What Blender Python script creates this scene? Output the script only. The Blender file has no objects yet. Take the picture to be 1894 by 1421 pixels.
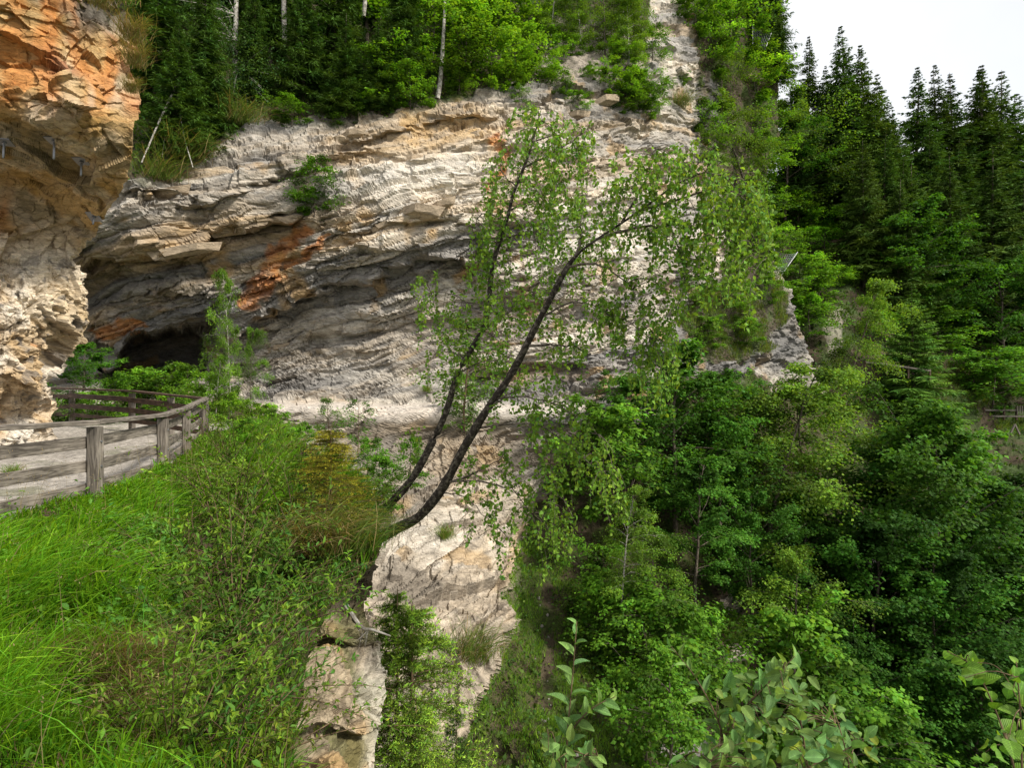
import bpy, math, random
import numpy as np

# ------------------------------------------------------------------ camera
# eye of the photographer = world origin, +Y looks down the gorge, z up, metres
F, CX, HZ = 1100.0, 947.0, 695.0
scene = bpy.context.scene
cam_d = bpy.data.cameras.new('camera'); cam = bpy.data.objects.new('camera', cam_d)
scene.collection.objects.link(cam); scene.camera = cam
cam_d.sensor_width = 36.0; cam_d.lens = 36.0 * F / 1894.0
cam_d.shift_y = -(710.5 - HZ) / 1894.0
cam_d.clip_start = 0.05; cam_d.clip_end = 2000.0
cam.rotation_euler = (math.radians(90), 0, 0)

# ------------------------------------------------------------------ sky and sun
SUN_EL, SUN_AZ = 43.0, 116.0           # azimuth measured from +Y towards +X
world = bpy.data.worlds.new('World'); scene.world = world; world.use_nodes = True
wn, wl = world.node_tree.nodes, world.node_tree.links
wn.clear()
w_out = wn.new('ShaderNodeOutputWorld'); w_bg = wn.new('ShaderNodeBackground')
w_sky = wn.new('ShaderNodeTexSky'); w_sky.sky_type = 'NISHITA'; w_sky.sun_disc = False
w_sky.sun_elevation = math.radians(SUN_EL); w_sky.sun_rotation = math.radians(SUN_AZ)
w_tc = wn.new('ShaderNodeTexCoord'); w_no = wn.new('ShaderNodeTexNoise')
w_no.inputs['Scale'].default_value = 2.2; w_no.inputs['Detail'].default_value = 6
w_rp = wn.new('ShaderNodeMapRange'); w_rp.inputs[1].default_value = 0.3; w_rp.inputs[2].default_value = 0.7
w_rp.inputs[3].default_value = 0.70; w_rp.inputs[4].default_value = 0.97
w_mx = wn.new('ShaderNodeMix'); w_mx.data_type = 'RGBA'
w_mx.inputs['B'].default_value = (8.5, 8.55, 8.7, 1)           # thin bright cloud
wl.new(w_tc.outputs['Generated'], w_no.inputs['Vector'])
wl.new(w_no.outputs['Fac'], w_rp.inputs[0]); wl.new(w_rp.outputs[0], w_mx.inputs['Factor'])
wl.new(w_sky.outputs[0], w_mx.inputs['A']); wl.new(w_mx.outputs['Result'], w_bg.inputs['Color'])
w_bg.inputs['Strength'].default_value = 0.10
wl.new(w_bg.outputs[0], w_out.inputs['Surface'])
sun_d = bpy.data.lights.new('sun', 'SUN'); sun = bpy.data.objects.new('sun', sun_d)
scene.collection.objects.link(sun)
sun_d.energy = 4.5; sun_d.angle = math.radians(9.0); sun_d.color = (1.0, 0.95, 0.87)
sun.rotation_euler = (math.radians(90 - SUN_EL), 0, math.radians(180 - SUN_AZ))
scene.view_settings.view_transform = 'Standard'; scene.view_settings.look = 'None'
scene.view_settings.exposure = 0.45; scene.view_settings.gamma = 1.0
scene.view_settings.use_curve_mapping = False
scene.cycles.max_bounces = 6; scene.cycles.diffuse_bounces = 3; scene.cycles.glossy_bounces = 2
scene.cycles.transmission_bounces = 4; scene.cycles.transparent_max_bounces = 4
scene.cycles.caustics_reflective = False; scene.cycles.caustics_refractive = False

# ------------------------------------------------------------------ helpers
rng = np.random.default_rng(11)
C = scene.collection

def at(px, py, Y):
    """photo pixel + distance -> world point"""
    px, py, Y = np.asarray(px, float), np.asarray(py, float), np.asarray(Y, float)
    return np.stack([(px - CX) / F * Y, Y + 0 * px, (HZ - py) / F * Y], -1)

_perm = rng.permutation(256); _perm = np.concatenate([_perm, _perm, _perm])
_gr = rng.normal(size=(256, 3)); _gr /= np.linalg.norm(_gr, axis=1)[:, None]; _gr = _gr.astype(np.float32)
_rnd = rng.random((256, 8)).astype(np.float32)

def perlin(p):
    p = np.asarray(p, np.float32)
    i = np.floor(p).astype(np.int32); f = p - i; i &= 255
    u = f * f * f * (f * (f * 6 - 15) + 10)
    r = 0
    for a in (0, 1):
        for b in (0, 1):
            for c in (0, 1):
                h = _perm[_perm[_perm[i[:, 0] + a] + i[:, 1] + b] + i[:, 2] + c]
                g = _gr[h]
                d = g[:, 0] * (f[:, 0] - a) + g[:, 1] * (f[:, 1] - b) + g[:, 2] * (f[:, 2] - c)
                w = (u[:, 0] if a else 1 - u[:, 0]) * (u[:, 1] if b else 1 - u[:, 1]) * (u[:, 2] if c else 1 - u[:, 2])
                r = r + d * w
    return r * 1.5

def fbm(p, octaves=4, gain=0.5, lac=2.03):
    p = np.asarray(p, np.float32); a, r = 1.0, 0
    for k in range(octaves):
        r = r + a * perlin(p + 17.3 * k); p = p * lac; a *= gain
    return r

def facets(p):
    """broken-block noise: every cell is a tilted plane; returns height, cell random, edge distance"""
    p = np.asarray(p, np.float32)
    i = np.floor(p).astype(np.int32); f = p - i
    best = np.full(len(p), 9e9, np.float32); sec = best.copy()
    bid = np.zeros(len(p), np.int32); bd = np.zeros((len(p), 3), np.float32)
    for a in (-1, 0, 1):
        for b in (-1, 0, 1):
            for c in (-1, 0, 1):
                h = _perm[_perm[_perm[(i[:, 0] + a) & 255] + ((i[:, 1] + b) & 255)] + ((i[:, 2] + c) & 255)]
                d = _rnd[h, :3] + np.array([a, b, c], np.float32) - f
                q = (d * d).sum(1)
                n = q < best
                sec = np.where(n, best, np.minimum(sec, q))
                best = np.where(n, q, best); bid = np.where(n, h, bid); bd = np.where(n[:, None], d, bd)
    g = _gr[bid]
    hgt = (g * bd).sum(1) * 0.9 + (_rnd[bid, 3] - 0.5) * 1.0
    return hgt, _rnd[bid, 4], np.sqrt(sec) - np.sqrt(best)

def sstep(a, b, x):
    t = np.clip((x - a) / (b - a), 0, 1); return t * t * (3 - 2 * t)

class TPS:
    """smooth surface through control points (pixel x, pixel y, distance); planes stay planes"""
    def __init__(s, pts, lam=1e-4):
        pts = np.array(pts, float); s.x = pts[:, :2] / 1000.0; n = len(pts)
        K = s.k(s.x, s.x) + lam * np.eye(n); Pm = np.hstack([np.ones((n, 1)), s.x])
        A = np.zeros((n + 3, n + 3)); A[:n, :n] = K; A[:n, n:] = Pm; A[n:, :n] = Pm.T
        s.w = np.linalg.solve(A, np.concatenate([np.log(pts[:, 2]), np.zeros(3)]))
    @staticmethod
    def k(a, b):
        r2 = ((a[:, None, :] - b[None]) ** 2).sum(-1); return 0.5 * r2 * np.log(r2 + 1e-12)
    def __call__(s, px, py):
        sh = np.shape(px); q = np.stack([np.ravel(px), np.ravel(py)], 1) / 1000.0
        out = np.empty(len(q)); n = len(s.x)
        for i in range(0, len(q), 60000):
            b = q[i:i + 60000]; out[i:i + 60000] = s.k(b, s.x) @ s.w[:n] + s.w[n] + b @ s.w[n + 1:]
        return np.exp(out).reshape(sh)

def poly(pts):
    a = np.array(pts, float); o = np.argsort(a[:, 0]); a = a[o]
    return lambda x: np.interp(x, a[:, 0], a[:, 1])

def blob(px, py, cx, cy, rx, ry, rot=0.0):
    c, s_ = math.cos(math.radians(rot)), math.sin(math.radians(rot))
    dx, dy = px - cx, py - cy
    return np.exp(-(((dx * c + dy * s_) / rx) ** 2 + ((-dx * s_ + dy * c) / ry) ** 2))

def seg_dist(px, py, pts):
    d = np.full(np.shape(px), 1e9)
    for (x0, y0), (x1, y1) in zip(pts[:-1], pts[1:]):
        vx, vy = x1 - x0, y1 - y0
        t = np.clip(((px - x0) * vx + (py - y0) * vy) / (vx * vx + vy * vy), 0, 1)
        d = np.minimum(d, np.hypot(px - x0 - t * vx, py - y0 - t * vy))
    return d

def mesh_np(name, V, T, mat, col=None, quads=None, smooth=False, uv=None):
    V = np.asarray(V, np.float32); me = bpy.data.meshes.new(name)
    me.vertices.add(len(V)); me.vertices.foreach_set('co', V.ravel())
    nt = 0 if T is None else len(T); nq = 0 if quads is None else len(quads)
    idx = np.concatenate([np.asarray(a, np.int32).ravel() for a in (T, quads) if a is not None and len(a)])
    st = np.concatenate([np.arange(nt) * 3, nt * 3 + np.arange(nq) * 4]).astype(np.int32)
    me.loops.add(len(idx)); me.loops.foreach_set('vertex_index', idx)
    me.polygons.add(nt + nq); me.polygons.foreach_set('loop_start', st)
    me.update(calc_edges=True)
    me.polygons.foreach_set('use_smooth', np.full(nt + nq, bool(smooth)))
    if col is not None:
        at_ = me.attributes.new('col', 'FLOAT_COLOR', 'POINT')
        c4 = np.ones((len(V), 4), np.float32); c4[:, :3] = col; at_.data.foreach_set('color', c4.ravel())
    if uv is not None:
        at_ = me.attributes.new('leafuv', 'FLOAT_VECTOR', 'POINT')
        at_.data.foreach_set('vector', np.asarray(uv, np.float32).ravel())
    me.materials.append(mat)
    return me

def link(name, me, parent=None, loc=None, kind=None, label=None, cat=None, group=None):
    o = bpy.data.objects.new(name, me); C.objects.link(o)
    if parent is not None: o.parent = parent
    if loc is not None: o.location = loc
    if kind: o['kind'] = kind
    if label: o['label'] = label
    if cat: o['category'] = cat
    if group: o['group'] = group
    return o

class MB:
    """collects triangles with a colour per vertex"""
    def __init__(s): s.V, s.T, s.K, s.U, s.n = [], [], [], [], 0
    def add(s, V, T, col, uv=None):
        V = np.asarray(V, np.float32); s.V.append(V); s.T.append(np.asarray(T, np.int32) + s.n)
        c = np.asarray(col, np.float32); s.K.append(np.broadcast_to(c, V.shape) if c.ndim == 1 else c)
        s.U.append(np.zeros_like(V) if uv is None else np.asarray(uv, np.float32)); s.n += len(V)
    def mesh(s, name, mat, smooth=False):
        return mesh_np(name, np.concatenate(s.V), np.concatenate(s.T), mat, np.concatenate(s.K), smooth=smooth, uv=np.concatenate(s.U))

def tube(mb, pts, rad, sides=6, col=(1, 1, 1)):
    pts = np.asarray(pts, float); rad = np.broadcast_to(np.asarray(rad, float), (len(pts),))
    d = np.gradient(pts, axis=0); d /= np.linalg.norm(d, axis=1)[:, None] + 1e-9
    ref = np.where(np.abs(d[:, 2:3]) > 0.9, [[1.0, 0, 0]], [[0, 0, 1.0]])
    a = np.cross(d, ref); a /= np.linalg.norm(a, axis=1)[:, None] + 1e-9; b = np.cross(d, a)
    th = np.linspace(0, 2 * np.pi, sides, endpoint=False)
    V = pts[:, None] + rad[:, None, None] * (np.cos(th)[None, :, None] * a[:, None] + np.sin(th)[None, :, None] * b[:, None])
    n = len(pts); i = np.arange(n - 1)[:, None] * sides; j = np.arange(sides)[None]; k = (j + 1) % sides
    q = np.stack([i + j, i + k, i + sides + k, i + sides + j], -1).reshape(-1, 4)
    T = np.concatenate([q[:, [0, 1, 2]], q[:, [0, 2, 3]]])
    cap = np.array([[(n - 1) * sides, (n - 1) * sides + m, (n - 1) * sides + m + 1] for m in range(1, sides - 1)])
    mb.add(V.reshape(-1, 3), np.concatenate([T, cap]), col)

def spline(pts, n):
    """smooth resample of a polyline"""
    pts = np.asarray(pts, float); m = len(pts)
    if m < 3:
        t = np.linspace(0, 1, n)[:, None]; return pts[0] * (1 - t) + pts[-1] * t
    e = np.vstack([2 * pts[0] - pts[1], pts, 2 * pts[-1] - pts[-2]])
    s_ = np.linspace(0, m - 1 - 1e-6, n); i = s_.astype(int); t = (s_ - i)[:, None]
    p0, p1, p2, p3 = e[i], e[i + 1], e[i + 2], e[i + 3]
    return 0.5 * (2 * p1 + (p2 - p0) * t + (2 * p0 - 5 * p1 + 4 * p2 - p3) * t ** 2 + (3 * p1 - p0 - 3 * p2 + p3) * t ** 3)

def norm(v): return v / (np.linalg.norm(v, axis=-1, keepdims=True) + 1e-9)

KITE = (np.array([(0, 0, 0), (.42, -.5, .06), (.42, .5, .06), (1, 0, -.06)]), np.array([(0, 1, 2), (1, 3, 2)]))
LEAF = (np.array([(0, 0, 0), (.28, -.42, .10), (.30, 0, 0), (.28, .42, .10), (.62, -.36, .05), (.64, 0, -.04), (.62, .36, .05), (1, 0, -.14)]),
        np.array([(0, 1, 2), (0, 2, 3), (1, 4, 5), (1, 5, 2), (2, 5, 6), (2, 6, 3), (4, 7, 5), (5, 7, 6)]))
_t = np.array([0, .1, .25, .42, .6, .78, .92, 1.0])
def big_leaf(wide=0.5, curl=0.25):
    w = np.sin(np.pi * _t ** (0.8 if wide > .4 else 0.75)) ** 0.8; w[0] = 0.03; w[-1] = 0.0
    V, T = [], []
    for k, t in enumerate(_t):
        for s_ in (-1, -.5, 0, .5, 1):
            V.append((t, s_ * .5 * w[k], abs(s_) * .16 * w[k] - curl * t * t + .015 * math.sin(k * 2.4 + s_ * 3)))
    for k in range(len(_t) - 1):
        for j in range(4):
            a = k * 5 + j; T += [(a, a + 1, a + 6), (a, a + 6, a + 5)]
    return np.array(V), np.array(T)

def add_leaves(mb, pos, axis, nrm, L, W, col, tpl=KITE, curl=None):
    """one leaf per row: base point, growth axis, face normal, length, width, colour"""
    pos = np.asarray(pos, np.float32); n = len(pos)
    if n == 0: return
    tv, tt = tpl; axis = norm(np.asarray(axis)); side = norm(np.cross(nrm, axis)); up = np.cross(axis, side)
    L = np.broadcast_to(np.asarray(L, float), (n,)); W = np.broadcast_to(np.asarray(W, float), (n,))
    k = len(tv)
    V = pos[:, None] + tv[None, :, 0, None] * axis[:, None] * L[:, None, None] + tv[None, :, 1, None] * side[:, None] * W[:, None, None] \
        + tv[None, :, 2, None] * up[:, None] * L[:, None, None]
    T = tt[None] + (np.arange(n) * k)[:, None, None]
    col = np.broadcast_to(np.asarray(col, np.float32), (n, 3))
    uvw = np.broadcast_to(np.stack([tv[:, 0], tv[:, 1], 0 * tv[:, 0]], -1)[None], (n, k, 3))
    mb.add(V.reshape(-1, 3), T.reshape(-1, 3), np.repeat(col, k, 0), uvw.reshape(-1, 3))

def add_blades(mb, pos, up, lean, L, W, droop, col, seg=5):
    """curved grass blades"""
    n = len(pos)
    if n == 0: return
    up, lean = norm(up), norm(lean); L = np.broadcast_to(L, (n,)); W = np.broadcast_to(W, (n,)); droop = np.broadcast_to(droop, (n,))
    t = np.linspace(0, 1, seg)
    ang = droop[:, None] * t[None] ** 1.3                      # bend from up towards lean and below
    step = (L / (seg - 1))[:, None, None] * (np.cos(ang)[..., None] * up[:, None] + np.sin(ang)[..., None] * lean[:, None])
    P = pos[:, None] + np.concatenate([np.zeros((n, 1, 3)), np.cumsum(step[:, :-1], 1)], 1)
    side = norm(np.cross(up, lean) + 0.35 * rng.normal(size=(n, 3)))
    w = W[:, None] * np.array([.8, 1, .85, .55, .05][:seg] if seg == 5 else np.linspace(1, .05, seg))[None]
    V = np.stack([P - side[:, None] * w[..., None] / 2, P + side[:, None] * w[..., None] / 2], 2)      # n,seg,2,3
    i = np.arange(seg - 1) * 2
    T = np.concatenate([np.stack([i, i + 1, i + 3], 1), np.stack([i, i + 3, i + 2], 1)])
    T = T[None] + (np.arange(n) * seg * 2)[:, None, None]
    c = np.broadcast_to(np.asarray(col, np.float32), (n, 3))
    mb.add(V.reshape(-1, 3), T.reshape(-1, 3), np.repeat(c, seg * 2, 0))

# ------------------------------------------------------------------ materials
def new_mat(name):
    m = bpy.data.materials.new(name); m.use_nodes = True
    nt = m.node_tree; nt.nodes.clear()
    return m, nt.nodes, nt.links

def rock_mat(name, scale=1.0, bump=0.5, dist=0.05):
    m, n, l = new_mat(name)
    out = n.new('ShaderNodeOutputMaterial'); b = n.new('ShaderNodeBsdfPrincipled')
    b.inputs['Roughness'].default_value = 0.9; b.inputs['Specular IOR Level'].default_value = 0.15
    a = n.new('ShaderNodeAttribute'); a.attribute_name = 'col'
    g = n.new('ShaderNodeNewGeometry')
    mp = n.new('ShaderNodeMapping'); mp.inputs['Rotation'].default_value = (0, math.radians(16), 0)
    mp.inputs['Scale'].default_value = (1.0 * scale, 1.0 * scale, 3.2 * scale)
    l.new(g.outputs['Position'], mp.inputs['Vector'])
    n1 = n.new('ShaderNodeTexNoise'); n1.inputs['Scale'].default_value = 2.3; n1.inputs['Detail'].default_value = 8; n1.inputs['Roughness'].default_value = 0.7
    n2 = n.new('ShaderNodeTexNoise'); n2.inputs['Scale'].default_value = 9.0; n2.inputs['Detail'].default_value = 6; n2.inputs['Roughness'].default_value = 0.72
    v = n.new('ShaderNodeTexVoronoi'); v.feature = 'DISTANCE_TO_EDGE'; v.inputs['Scale'].default_value = 1.6
    wv = n.new('ShaderNodeMix'); wv.data_type = 'VECTOR'; wv.inputs['Factor'].default_value = 0.25
    for q in (n1, n2): l.new(mp.outputs[0], q.inputs['Vector'])
    l.new(mp.outputs[0], wv.inputs['A']); l.new(n1.outputs['Color'], wv.inputs['B']); l.new(wv.outputs['Result'], v.inputs['Vector'])
    r1 = n.new('ShaderNodeMapRange'); r1.inputs[1].default_value = 0.32; r1.inputs[2].default_value = 0.68; r1.inputs[3].default_value = 0.60; r1.inputs[4].default_value = 1.28
    r2 = n.new('ShaderNodeMapRange'); r2.inputs[1].default_value = 0.3; r2.inputs[2].default_value = 0.7; r2.inputs[3].default_value = 0.72; r2.inputs[4].default_value = 1.22
    rv = n.new('ShaderNodeMapRange'); rv.inputs[1].default_value = 0.0; rv.inputs[2].default_value = 0.03; rv.inputs[3].default_value = 0.55; rv.inputs[4].default_value = 1.0
    l.new(n1.outputs['Fac'], r1.inputs[0]); l.new(n2.outputs['Fac'], r2.inputs[0]); l.new(v.outputs['Distance'], rv.inputs[0])
    k = n.new('ShaderNodeMath'); k.operation = 'MULTIPLY'; l.new(r1.outputs[0], k.inputs[0]); l.new(r2.outputs[0], k.inputs[1])
    k2 = n.new('ShaderNodeMath'); k2.operation = 'MULTIPLY'; l.new(k.outputs[0], k2.inputs[0]); l.new(rv.outputs[0], k2.inputs[1])
    vm = n.new('ShaderNodeVectorMath'); vm.operation = 'SCALE'; l.new(a.outputs['Color'], vm.inputs[0]); l.new(k2.outputs[0], vm.inputs['Scale'])
    l.new(vm.outputs[0], b.inputs['Base Color'])
    ad = n.new('ShaderNodeMath'); ad.operation = 'MULTIPLY_ADD'; ad.inputs[1].default_value = 0.45; l.new(n2.outputs['Fac'], ad.inputs[0]); l.new(n1.outputs['Fac'], ad.inputs[2])
    bp = n.new('ShaderNodeBump'); bp.inputs['Strength'].default_value = bump; bp.inputs['Distance'].default_value = dist
    l.new(ad.outputs[0], bp.inputs['Height']); l.new(bp.outputs[0], b.inputs['Normal'])
    l.new(b.outputs[0], out.inputs['Surface'])
    return m

def leaf_mat(name, trans=0.35, rough=0.5, spec=0.35, veins=False):
    m, n, l = new_mat(name)
    out = n.new('ShaderNodeOutputMaterial'); b = n.new('ShaderNodeBsdfPrincipled')
    b.inputs['Roughness'].default_value = rough; b.inputs['Specular IOR Level'].default_value = spec
    a = n.new('ShaderNodeAttribute'); a.attribute_name = 'col'
    oi = n.new('ShaderNodeObjectInfo')
    vm = n.new('ShaderNodeVectorMath'); vm.operation = 'MULTIPLY'
    l.new(a.outputs['Color'], vm.inputs[0]); l.new(oi.outputs['Color'], vm.inputs[1])
    colour = vm.outputs[0]
    if veins:
        u = n.new('ShaderNodeAttribute'); u.attribute_name = 'leafuv'
        sp = n.new('ShaderNodeSeparateXYZ'); l.new(u.outputs['Vector'], sp.inputs[0])
        ab = n.new('ShaderNodeMath'); ab.operation = 'ABSOLUTE'; l.new(sp.outputs['Y'], ab.inputs[0])
        ma = n.new('ShaderNodeMath'); ma.operation = 'MULTIPLY_ADD'; ma.inputs[1].default_value = -0.9; l.new(ab.outputs[0], ma.inputs[0]); l.new(sp.outputs['X'], ma.inputs[2])
        sc_ = n.new('ShaderNodeMath'); sc_.operation = 'MULTIPLY'; sc_.inputs[1].default_value = 50.0; l.new(ma.outputs[0], sc_.inputs[0])
        si = n.new('ShaderNodeMath'); si.operation = 'SINE'; l.new(sc_.outputs[0], si.inputs[0])
        rg = n.new('ShaderNodeMapRange'); rg.inputs[1].default_value = 0.6; rg.inputs[2].default_value = 1.0; rg.inputs[3].default_value = 1.0; rg.inputs[4].default_value = 1.28
        l.new(si.outputs[0], rg.inputs[0])
        mr = n.new('ShaderNodeMapRange'); mr.inputs[1].default_value = 0.012; mr.inputs[2].default_value = 0.035; mr.inputs[3].default_value = 1.55; mr.inputs[4].default_value = 1.0
        l.new(ab.outputs[0], mr.inputs[0])
        mm = n.new('ShaderNodeMath'); mm.operation = 'MULTIPLY'; l.new(rg.outputs[0], mm.inputs[0]); l.new(mr.outputs[0], mm.inputs[1])
        no = n.new('ShaderNodeTexNoise'); no.inputs['Scale'].default_value = 60; no.inputs['Detail'].default_value = 3
        r3 = n.new('ShaderNodeMapRange'); r3.inputs[1].default_value = .3; r3.inputs[2].default_value = .7; r3.inputs[3].default_value = .8; r3.inputs[4].default_value = 1.2
        l.new(no.outputs['Fac'], r3.inputs[0])
        m2 = n.new('ShaderNodeMath'); m2.operation = 'MULTIPLY'; l.new(mm.outputs[0], m2.inputs[0]); l.new(r3.outputs[0], m2.inputs[1])
        v2 = n.new('ShaderNodeVectorMath'); v2.operation = 'SCALE'; l.new(colour, v2.inputs[0]); l.new(m2.outputs[0], v2.inputs['Scale'])
        colour = v2.outputs[0]
        bp = n.new('ShaderNodeBump'); bp.inputs['Strength'].default_value = 0.35; bp.inputs['Distance'].default_value = 0.002
        l.new(si.outputs[0], bp.inputs['Height']); l.new(bp.outputs[0], b.inputs['Normal'])
    l.new(colour, b.inputs['Base Color'])
    t = n.new('ShaderNodeBsdfTranslucent')
    tm = n.new('ShaderNodeVectorMath'); tm.operation = 'MULTIPLY'; tm.inputs[1].default_value = (1.35, 1.25, 0.55)
    l.new(colour, tm.inputs[0]); l.new(tm.outputs[0], t.inputs['Color'])
    mx = n.new('ShaderNodeMixShader'); mx.inputs[0].default_value = trans
    l.new(b.outputs[0], mx.inputs[1]); l.new(t.outputs[0], mx.inputs[2]); l.new(mx.outputs[0], out.inputs['Surface'])
    return m

def bark_mat(name, c1, c2, scale=18.0, stretch=0.35, contrast=(0.42, 0.6)):
    m, n, l = new_mat(name)
    out = n.new('ShaderNodeOutputMaterial'); b = n.new('ShaderNodeBsdfPrincipled'); b.inputs['Roughness'].default_value = 0.85
    b.inputs['Specular IOR Level'].default_value = 0.2
    tc = n.new('ShaderNodeTexCoord'); mp = n.new('ShaderNodeMapping'); mp.inputs['Scale'].default_value = (1, 1, stretch)
    no = n.new('ShaderNodeTexNoise'); no.inputs['Scale'].default_value = scale; no.inputs['Detail'].default_value = 7; no.inputs['Roughness'].default_value = 0.65
    r = n.new('ShaderNodeMapRange'); r.inputs[1].default_value, r.inputs[2].default_value = contrast
    mx = n.new('ShaderNodeMix'); mx.data_type = 'RGBA'; mx.inputs['A'].default_value = (*c1, 1); mx.inputs['B'].default_value = (*c2, 1)
    l.new(tc.outputs['Object'], mp.inputs[0]); l.new(mp.outputs[0], no.inputs['Vector']); l.new(no.outputs['Fac'], r.inputs[0])
    l.new(r.outputs[0], mx.inputs['Factor']); l.new(mx.outputs['Result'], b.inputs['Base Color'])
    bp = n.new('ShaderNodeBump'); bp.inputs['Strength'].default_value = 0.7; bp.inputs['Distance'].default_value = 0.012
    l.new(no.outputs['Fac'], bp.inputs['Height']); l.new(bp.outputs[0], b.inputs['Normal'])
    l.new(b.outputs[0], out.inputs['Surface'])
    return m

def wood_mat(name, c1, c2):
    """weathered plank, grain along local X"""
    m, n, l = new_mat(name)
    out = n.new('ShaderNodeOutputMaterial'); b = n.new('ShaderNodeBsdfPrincipled'); b.inputs['Roughness'].default_value = 0.8
    b.inputs['Specular IOR Level'].default_value = 0.25
    tc = n.new('ShaderNodeTexCoord'); oi = n.new('ShaderNodeObjectInfo')
    ad = n.new('ShaderNodeVectorMath'); ad.operation = 'ADD'; l.new(tc.outputs['Object'], ad.inputs[0]); l.new(oi.outputs['Location'], ad.inputs[1])
    mp = n.new('ShaderNodeMapping'); mp.inputs['Scale'].default_value = (1.2, 14, 14); l.new(ad.outputs[0], mp.inputs[0])
    no = n.new('ShaderNodeTexNoise'); no.inputs['Scale'].default_value = 2.2; no.inputs['Detail'].default_value = 8; no.inputs['Distortion'].default_value = 1.4
    n2 = n.new('ShaderNodeTexNoise'); n2.inputs['Scale'].default_value = 3.5; n2.inputs['Detail'].default_value = 4
    l.new(mp.outputs[0], no.inputs['Vector']); l.new(ad.outputs[0], n2.inputs['Vector'])
    r = n.new('ShaderNodeMapRange'); r.inputs[1].default_value = .38; r.inputs[2].default_value = .62; l.new(no.outputs['Fac'], r.inputs[0])
    mx = n.new('ShaderNodeMix'); mx.data_type = 'RGBA'; mx.inputs['A'].default_value = (*c1, 1); mx.inputs['B'].default_value = (*c2, 1)
    l.new(r.outputs[0], mx.inputs['Factor'])
    r2 = n.new('ShaderNodeMapRange'); r2.inputs[1].default_value = .3; r2.inputs[2].default_value = .7; r2.inputs[3].default_value = .6; r2.inputs[4].default_value = 1.3
    l.new(n2.outputs['Fac'], r2.inputs[0])
    sc_ = n.new('ShaderNodeVectorMath'); sc_.operation = 'SCALE'; l.new(mx.outputs['Result'], sc_.inputs[0]); l.new(r2.outputs[0], sc_.inputs['Scale'])
    l.new(sc_.outputs[0], b.inputs['Base Color'])
    bp = n.new('ShaderNodeBump'); bp.inputs['Strength'].default_value = .5; bp.inputs['Distance'].default_value = .006
    l.new(no.outputs['Fac'], bp.inputs['Height']); l.new(bp.outputs[0], b.inputs['Normal'])
    l.new(b.outputs[0], out.inputs['Surface'])
    return m

def plain_mat(name, col, rough=0.6, metal=0.0):
    m, n, l = new_mat(name)
    out = n.new('ShaderNodeOutputMaterial'); b = n.new('ShaderNodeBsdfPrincipled')
    no = n.new('ShaderNodeTexNoise'); no.inputs['Scale'].default_value = 25; no.inputs['Detail'].default_value = 4
    r = n.new('ShaderNodeMapRange'); r.inputs[3].default_value = .65; r.inputs[4].default_value = 1.35; l.new(no.outputs['Fac'], r.inputs[0])
    v = n.new('ShaderNodeVectorMath'); v.operation = 'SCALE'; v.inputs[0].default_value = col; l.new(r.outputs[0], v.inputs['Scale'])
    l.new(v.outputs[0], b.inputs['Base Color']); b.inputs['Roughness'].default_value = rough; b.inputs['Metallic'].default_value = metal
    l.new(b.outputs[0], out.inputs['Surface'])
    return m

M_ROCK = rock_mat('layered_rock', 1.0, 0.75, 0.10)
M_ROCK_NEAR = rock_mat('near_rock', 1.9, 0.8, 0.06)
M_SOIL = rock_mat('soil', 3.0, 0.8, 0.05)
M_LEAF = leaf_mat('leaf', 0.40, 0.6, 0.14)
M_NEEDLE = leaf_mat('needle', 0.18, 0.7, 0.10)
M_GRASS = leaf_mat('grass_blade', 0.42, 0.55, 0.12)
M_BIGLEAF = leaf_mat('veined_leaf', 0.36, 0.5, 0.22, veins=True)
M_BARK = bark_mat('grey_brown_bark', (.050, .038, .026), (.16, .13, .10))
M_BIRCH = bark_mat('birch_bark', (.024, .018, .013), (.20, .17, .13), 21.0, 1.0, (.48, .72))
M_PALE = bark_mat('pale_bark', (.18, .16, .13), (.48, .45, .40), 7.0, 1.0)
M_TWIG = bark_mat('twig_bark', (.06, .04, .02), (.16, .11, .06))
M_WOOD = wood_mat('weathered_wood', (.075, .062, .05), (.22, .19, .155))
M_WOOD_DARK = wood_mat('dark_wood', (.055, .035, .024), (.13, .085, .06))
M_STEEL = plain_mat('galvanised_steel', (.24, .24, .25), .5, .7)
M_NET = plain_mat('steel_net_wire', (.30, .32, .34), .5, .5)
# ------------------------------------------------------------------ terrain
DIP = math.radians(17)                                   # rock layers climb to the right
def strata(p):
    a = p[:, 0] * math.cos(DIP) + p[:, 2] * math.sin(DIP)
    b = -p[:, 0] * math.sin(DIP) + p[:, 2] * math.cos(DIP)
    return np.stack([a, b, p[:, 1]], 1).astype(np.float32)

def grid(py0, py1, nv, L, R, nu, depth, warp=None, skirt=10, skirt_len=6.0, skirt_in=0.12):
    py = np.linspace(py0, py1, nv)[:, None] + np.zeros((1, nu)); u = np.linspace(0, 1, nu)[None]
    l, r = L(py[:, :1]), R(py[:, :1]); px = l + (r - l) * u
    Y = depth(px, py); P = at(px, py, Y)
    if skirt:                                            # the surface turns away behind its right edge
        k = (np.linspace(0, 1, skirt + 1)[1:] ** 1.5 * skirt_len)[None, :, None]
        e = P[:, -1:]; ray = norm(e)
        P = np.concatenate([P, e + ray * k + np.array([-skirt_in, 0, 0]) * k], 1)
        px = np.concatenate([px, np.repeat(px[:, -1:], skirt, 1)], 1); py = np.concatenate([py, np.repeat(py[:, -1:], skirt, 1)], 1)
    return px, py, P

def normals(P):
    n = np.cross(np.gradient(P, axis=1), -np.gradient(P, axis=0)); n = norm(n)
    flip = (n * P).sum(-1) > 0; n[flip] *= -1
    return n

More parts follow.
